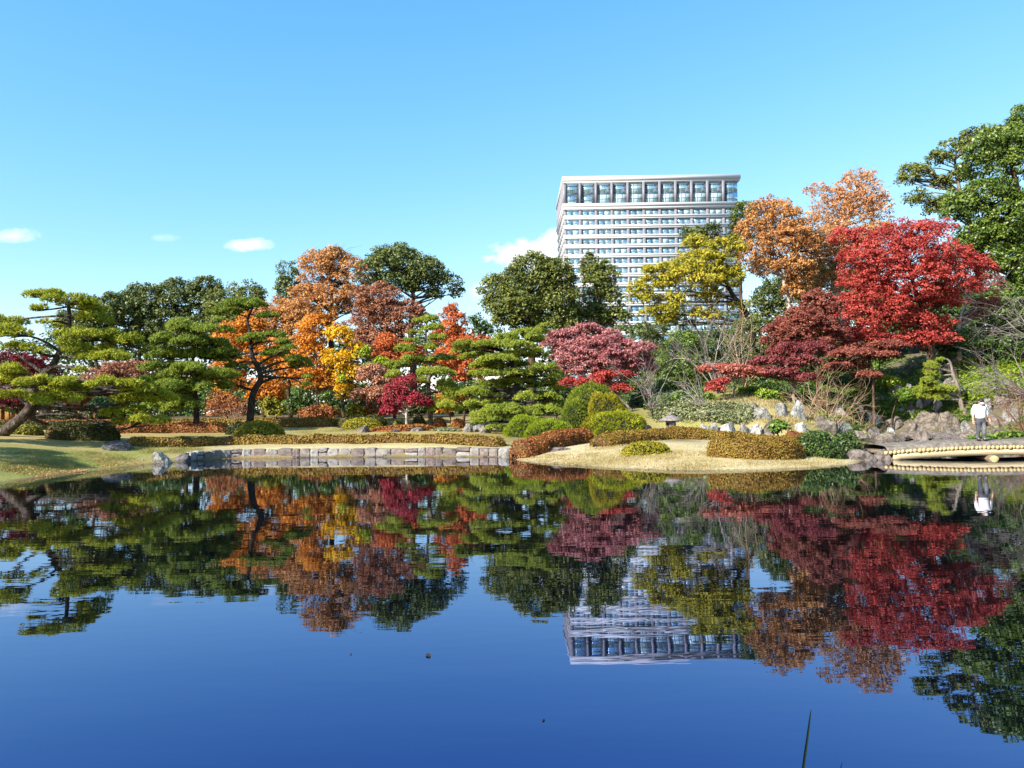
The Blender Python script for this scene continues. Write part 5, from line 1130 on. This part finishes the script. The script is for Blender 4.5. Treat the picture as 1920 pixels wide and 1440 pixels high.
bare('grey bare branches before the huge evergreen on the right', 1945, 560, 58, 10, 4.0, L['greytwig'], 6, .5, up=.2, lean=(-1.1, 0), levels=3, r0=.05, name='bare_tree', cat='tree', group='leafless trees', z=P(1945, 640, 58)[2])
bare('low grey bare tree with flat twigs left of the white slab boulder', 1818, 690, 59, 12, 2.4, L['greytwig'], 7, 1.0, up=.3, levels=3, r0=.04, name='bare_tree', cat='tree', group='leafless trees')
bare('grey twiggy tree with many upright stems below the oak', 1345, 745, 56, 9, 4.6, L['greytwig'], 8, .38, levels=3, r0=.06, name='bare_tree', cat='tree', group='leafless trees')
bare('tan-grey twiggy tree right of the upright-stemmed one', 1395, 740, 58, 9, 4.4, L['tantwig'], 9, .4, levels=2, r0=.045, name='bare_tree', cat='tree', group='leafless trees')
bare('slanting thin grey tree left of the lantern', 1225, 775, 50, 7, 3.2, L['greytwig'], 10, .45, levels=3, r0=.05, name='bare_tree', cat='tree', group='leafless trees')
bare('small slanting grey tree behind the variegated ground cover', 1330, 770, 49, 5, 3.0, L['greytwig'], 11, .3, lean=(-.7, 0), levels=2, r0=.06, name='bare_tree', cat='tree', group='leafless trees')
bare('brown wispy shrub at the foot of the orange grove', 440, 790, 58, 16, 1.9, L['browntwig'], 12, .7)
bare('tiny yellow plant sprouting from a joint of the stone wall', 815, 860, 43.9, 9, .35, L['shrub_lime'], 13, .8, levels=1, r0=.02, name='wall_plant', cat='plant', group='small plants on the wall', z=.02)
bare('tiny straw-coloured plant in the wall left of the yellow one', 775, 856, 44.0, 7, .28, L['drygrass'], 14, .8, levels=1, r0=.015, name='wall_plant', cat='plant', group='small plants on the wall', z=.05)

# ------------------------------------------------------------------ ground cover (uncountable)
def scatter(label, name, polys, mat, n, leaf, seed, lift=.15, blade=False, cat='ground cover', ymax=71, lum=.9):
    """leaves over the terrain inside photo-pixel rectangles/ellipses (cx,cy,rx,ry,share)"""
    global NLEAF
    rng = np.random.RandomState(seed + 40); PT = []
    for (cx, cy, rx, ry, sh) in polys:
        m = 60
        th = rng.uniform(0, 6.283, m); r = np.sqrt(rng.rand(m))
        hits = np.array([T(cx + math.cos(t) * q * rx, cy + math.sin(t) * q * ry, ymax) for t, q in zip(th, r)])
        kpt = int(n * sh); sel = hits[rng.randint(len(hits), size=kpt)]
        jit = rng.normal(size=(kpt, 2)) * (rx * px2m(hits[:, 1].mean()) * .16)
        xy = sel[:, :2] + jit; d, _ = pond(xy[:, 0], xy[:, 1]); xy = xy[d > .12]
        PT.append(np.c_[xy, H(xy[:, 0], xy[:, 1])])
    p = np.concatenate(PT); n = len(p); cl = fbm(p[:, 0], p[:, 1], 2.2, seed, 3); base = p.mean(0)
    if blade:
        d = nrm(np.c_[rng.normal(size=(n, 2)) * .45, np.ones(n)]); sd_ = nrm(np.cross(d, rng.normal(size=(n, 3))))
        l = leaf * rng.uniform(.6, 1.4, (n, 1)); V = np.stack([p - sd_ * leaf * .12, p + sd_ * leaf * .12, p + d * l], 1).reshape(-1, 3); F = np.arange(3 * n).reshape(-1, 3)
    else:
        p = p + np.c_[np.zeros((n, 2)), lift * rng.rand(n) * (0.3 + 1.4 * cl)]
        nr = nrm(np.c_[rng.normal(size=(n, 2)) * .6 - [0, .25], np.ones(n) * .8]); V, F = leaves(p, nr, leaf * rng.uniform(.6, 1.4, n), rng, .5)
    NLEAF += len(F)
    o = obj(name, mesh_np(name, V - base, F, mat, np.clip(.5 * cl + .5 * rng.rand(n), 0, 1)), loc=tuple(base))
    return tag(o, label, cat, kind='stuff')
scatter('glossy green ivy covering the rockery slope', 'ivy', [(1660, 755, 60, 26, .3), (1700, 740, 40, 24, .15), (1790, 755, 34, 22, .15), (1800, 780, 24, 14, .08), (1690, 772, 36, 14, .1), (1600, 752, 24, 14, .07), (1640, 720, 30, 12, .08), (1720, 770, 30, 10, .07)], L['ivy'], 26000, .10, 1, .3)
scatter('bright yellow-green bamboo grass on the right slope', 'bamboo_grass', [(1850, 715, 50, 34, .5), (1810, 700, 30, 20, .15), (1890, 690, 40, 24, .2), (1840, 745, 30, 14, .15)], L['bamboo'], 22000, .12, 2, .45)
scatter('pale variegated bamboo leaves on the bank behind the lantern', 'variegated_ground_cover', [(1320, 776, 70, 14, .6), (1250, 776, 34, 16, .2), (1370, 782, 40, 14, .2)], L['sasa'], 16000, .085, 3, .45)
scatter('dry straw grass on the slope above the boulders', 'dry_grass', [(1420, 750, 60, 16, .3), (1580, 740, 50, 24, .3), (1480, 790, 50, 14, .2), (1620, 780, 40, 16, .2)], L['drygrass'], 16000, .22, 4, blade=True)
scatter('short straw-coloured turf on the dry bank by the water', 'turf', [(1280, 862, 150, 20, .45), (1080, 862, 80, 14, .2), (1200, 842, 90, 14, .2), (1480, 868, 90, 10, .15)], L['drygrass'], 32000, .075, 5, blade=True)
scatter('short green and straw turf on the left lawn', 'turf', [(60, 868, 90, 26, .4), (180, 862, 60, 14, .2), (620, 810, 70, 10, .15), (230, 802, 60, 6, .1), (320, 845, 60, 6, .15)], L['greengrass'], 30000, .07, 6, blade=True)
scatter('fallen leaves lying on the dry bank by the hedges', 'fallen_leaves', [(1270, 866, 130, 14, .5), (1050, 862, 60, 10, .2), (1180, 838, 60, 8, .3)], L['hedge_red'], 700, .045, 9, .02)
scatter('fallen leaves lying on the left bank', 'fallen_leaves', [(90, 885, 80, 10, .5), (210, 868, 50, 8, .5)], L['orange_tan'], 900, .05, 7, .02)
def slope_cover(label, name, n, mat, leaf, seed, xr, yr, mask, lift=.3):
    global NLEAF
    rng = np.random.RandomState(seed); x = rng.uniform(*xr, n * 3); y = rng.uniform(*yr, n * 3)
    d, _ = pond(x, y); k = (d > .5) & (rng.rand(n * 3) < mask(x, y)); x, y = x[k][:n], y[k][:n]; n = len(x)
    cl = fbm(x, y, 1.6, seed, 3); p = np.c_[x, y, H(x, y) + lift * rng.rand(n) * (.2 + 1.5 * cl)]; base = p.mean(0)
    nr = nrm(np.c_[rng.normal(size=(n, 2)) * .6 - [.1, .35], np.ones(n) * .8]); V, F = leaves(p, nr, leaf * rng.uniform(.6, 1.4, n), rng, .5); NLEAF += n
    return tag(obj(name, mesh_np(name, V - base, F, mat, np.clip(.5 * cl + .5 * rng.rand(n), 0, 1)), loc=tuple(base)), label, 'ground cover', kind='stuff')
slope_cover('low green ground cover over the whole right hillside', 'ground_cover', 27000, L['ivy'], .14, 21, (21, 44), (44, 72), lambda x, y: np.clip(fbm(x, y, .5, 31, 2) * 2.2 - .55, 0, 1))
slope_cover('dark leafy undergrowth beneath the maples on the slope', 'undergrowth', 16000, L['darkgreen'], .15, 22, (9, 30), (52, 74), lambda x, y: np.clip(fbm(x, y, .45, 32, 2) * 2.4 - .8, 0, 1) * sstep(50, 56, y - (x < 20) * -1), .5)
# far-off wood closing the view behind the garden
rngf = np.random.RandomState(8); fc = []; fr = []
for px in np.arange(-200, 2200, 14):
    for _ in range(6):
        Yf = rngf.uniform(88, 100); top = np.interp(px, [-200, 100, 450, 850, 900, 1000, 1200, 1500, 1700, 2200], [645, 650, 640, 640, 650, 640, 630, 600, 580, 540])
        fc.append(P(px + rngf.uniform(-8, 8), 785 - (785 - top) * rngf.rand(), Yf)); fr.append(rngf.uniform(1.3, 2.2))
for px in np.arange(-220, 2220, 11):
    for _ in range(3):
        fc.append(P(px + rngf.uniform(-6, 6), rngf.uniform(735, 792), rngf.uniform(77, 85))); fr.append(rngf.uniform(.9, 1.5))
V, F, rnd, _ = lobe_leaves(np.array(fc), np.array(fr), .85, .95, .27, rngf, 1.3, 1.5, .35)
NLEAF += len(F)
fo = obj('wood', mesh_np('wood', V, F, L['darkgreen'], rnd)); tag(fo, 'dark distant wood closing the view behind the garden trees', 'wood', kind='stuff')

# ------------------------------------------------------------------ reeds and floating leaves in the foreground
reed_shade_m = leaf_mat('reed_blade', s5((.006, .016, .004), (.010, .026, .006), (.015, .036, .008)), .2, .5)  # near-black green: shade of the bank trees put into the blade colour
def reed(label, pts, w, Y):
    p = np.array([P(a, b, Y) for a, b in pts]); p = smooth_path(p, 6); n = len(p); base = np.array([p[0, 0], p[0, 1], p[0, 2]])
    t = np.linspace(0, 1, n); wd = w * np.minimum(1, .45 + 1.6 * t) * np.clip((1 - t) * 1.9, 0, 1) ** .8 + .0006
    L_ = p + np.c_[-wd, np.zeros(n), np.zeros(n)]; R_ = p + np.c_[wd, wd * .5, np.zeros(n)]; Cc = p + np.c_[np.zeros(n), wd * .9, np.zeros(n)]
    V = np.concatenate([L_, Cc, R_]) - base; i = np.arange(n - 1)
    F = np.concatenate([np.stack([i, i + n, i + n + 1, i + 1], -1), np.stack([i + n, i + 2 * n, i + 2 * n + 1, i + n + 1], -1)])
    tag(obj('reed_blade', mesh_np('reed_blade', V, F, reed_shade_m, np.full(len(F), .4)), loc=tuple(base)), label, 'reed', 'reed blades in the foreground')
reed('long slender reed blade rising from the water in the foreground', [(1498, 1560), (1502, 1480), (1508, 1430), (1514, 1385), (1519, 1345), (1521, 1330)], .0075, 3.7)
reed('short reed tip at the bottom edge right of the long blade', [(1572, 1560), (1574, 1500), (1576, 1450), (1579, 1428)], .006, 3.7)
for i, (px, py, lb) in enumerate(((803, 1229, 'dark curled leaf floating near the middle of the pond'), (1019, 1350, 'tiny dark floating leaf in the near water right of centre'), (118 + 540, 1226, 'tiny floating leaf left of the curled one'))):
    c = G(px, py, .004); s_ = .07 if i == 0 else .025
    V, F = leaves(np.zeros((1, 3)), np.array([[0, 0, 1.]]), [s_], np.random.RandomState(i), .35, .1)
    tag(obj('floating_leaf', mesh_np('floating_leaf', V, F, bark_dark, [.5]), loc=tuple(c)), lb, 'leaf', 'leaves floating on the pond')
print('LEAF FACES', NLEAF)
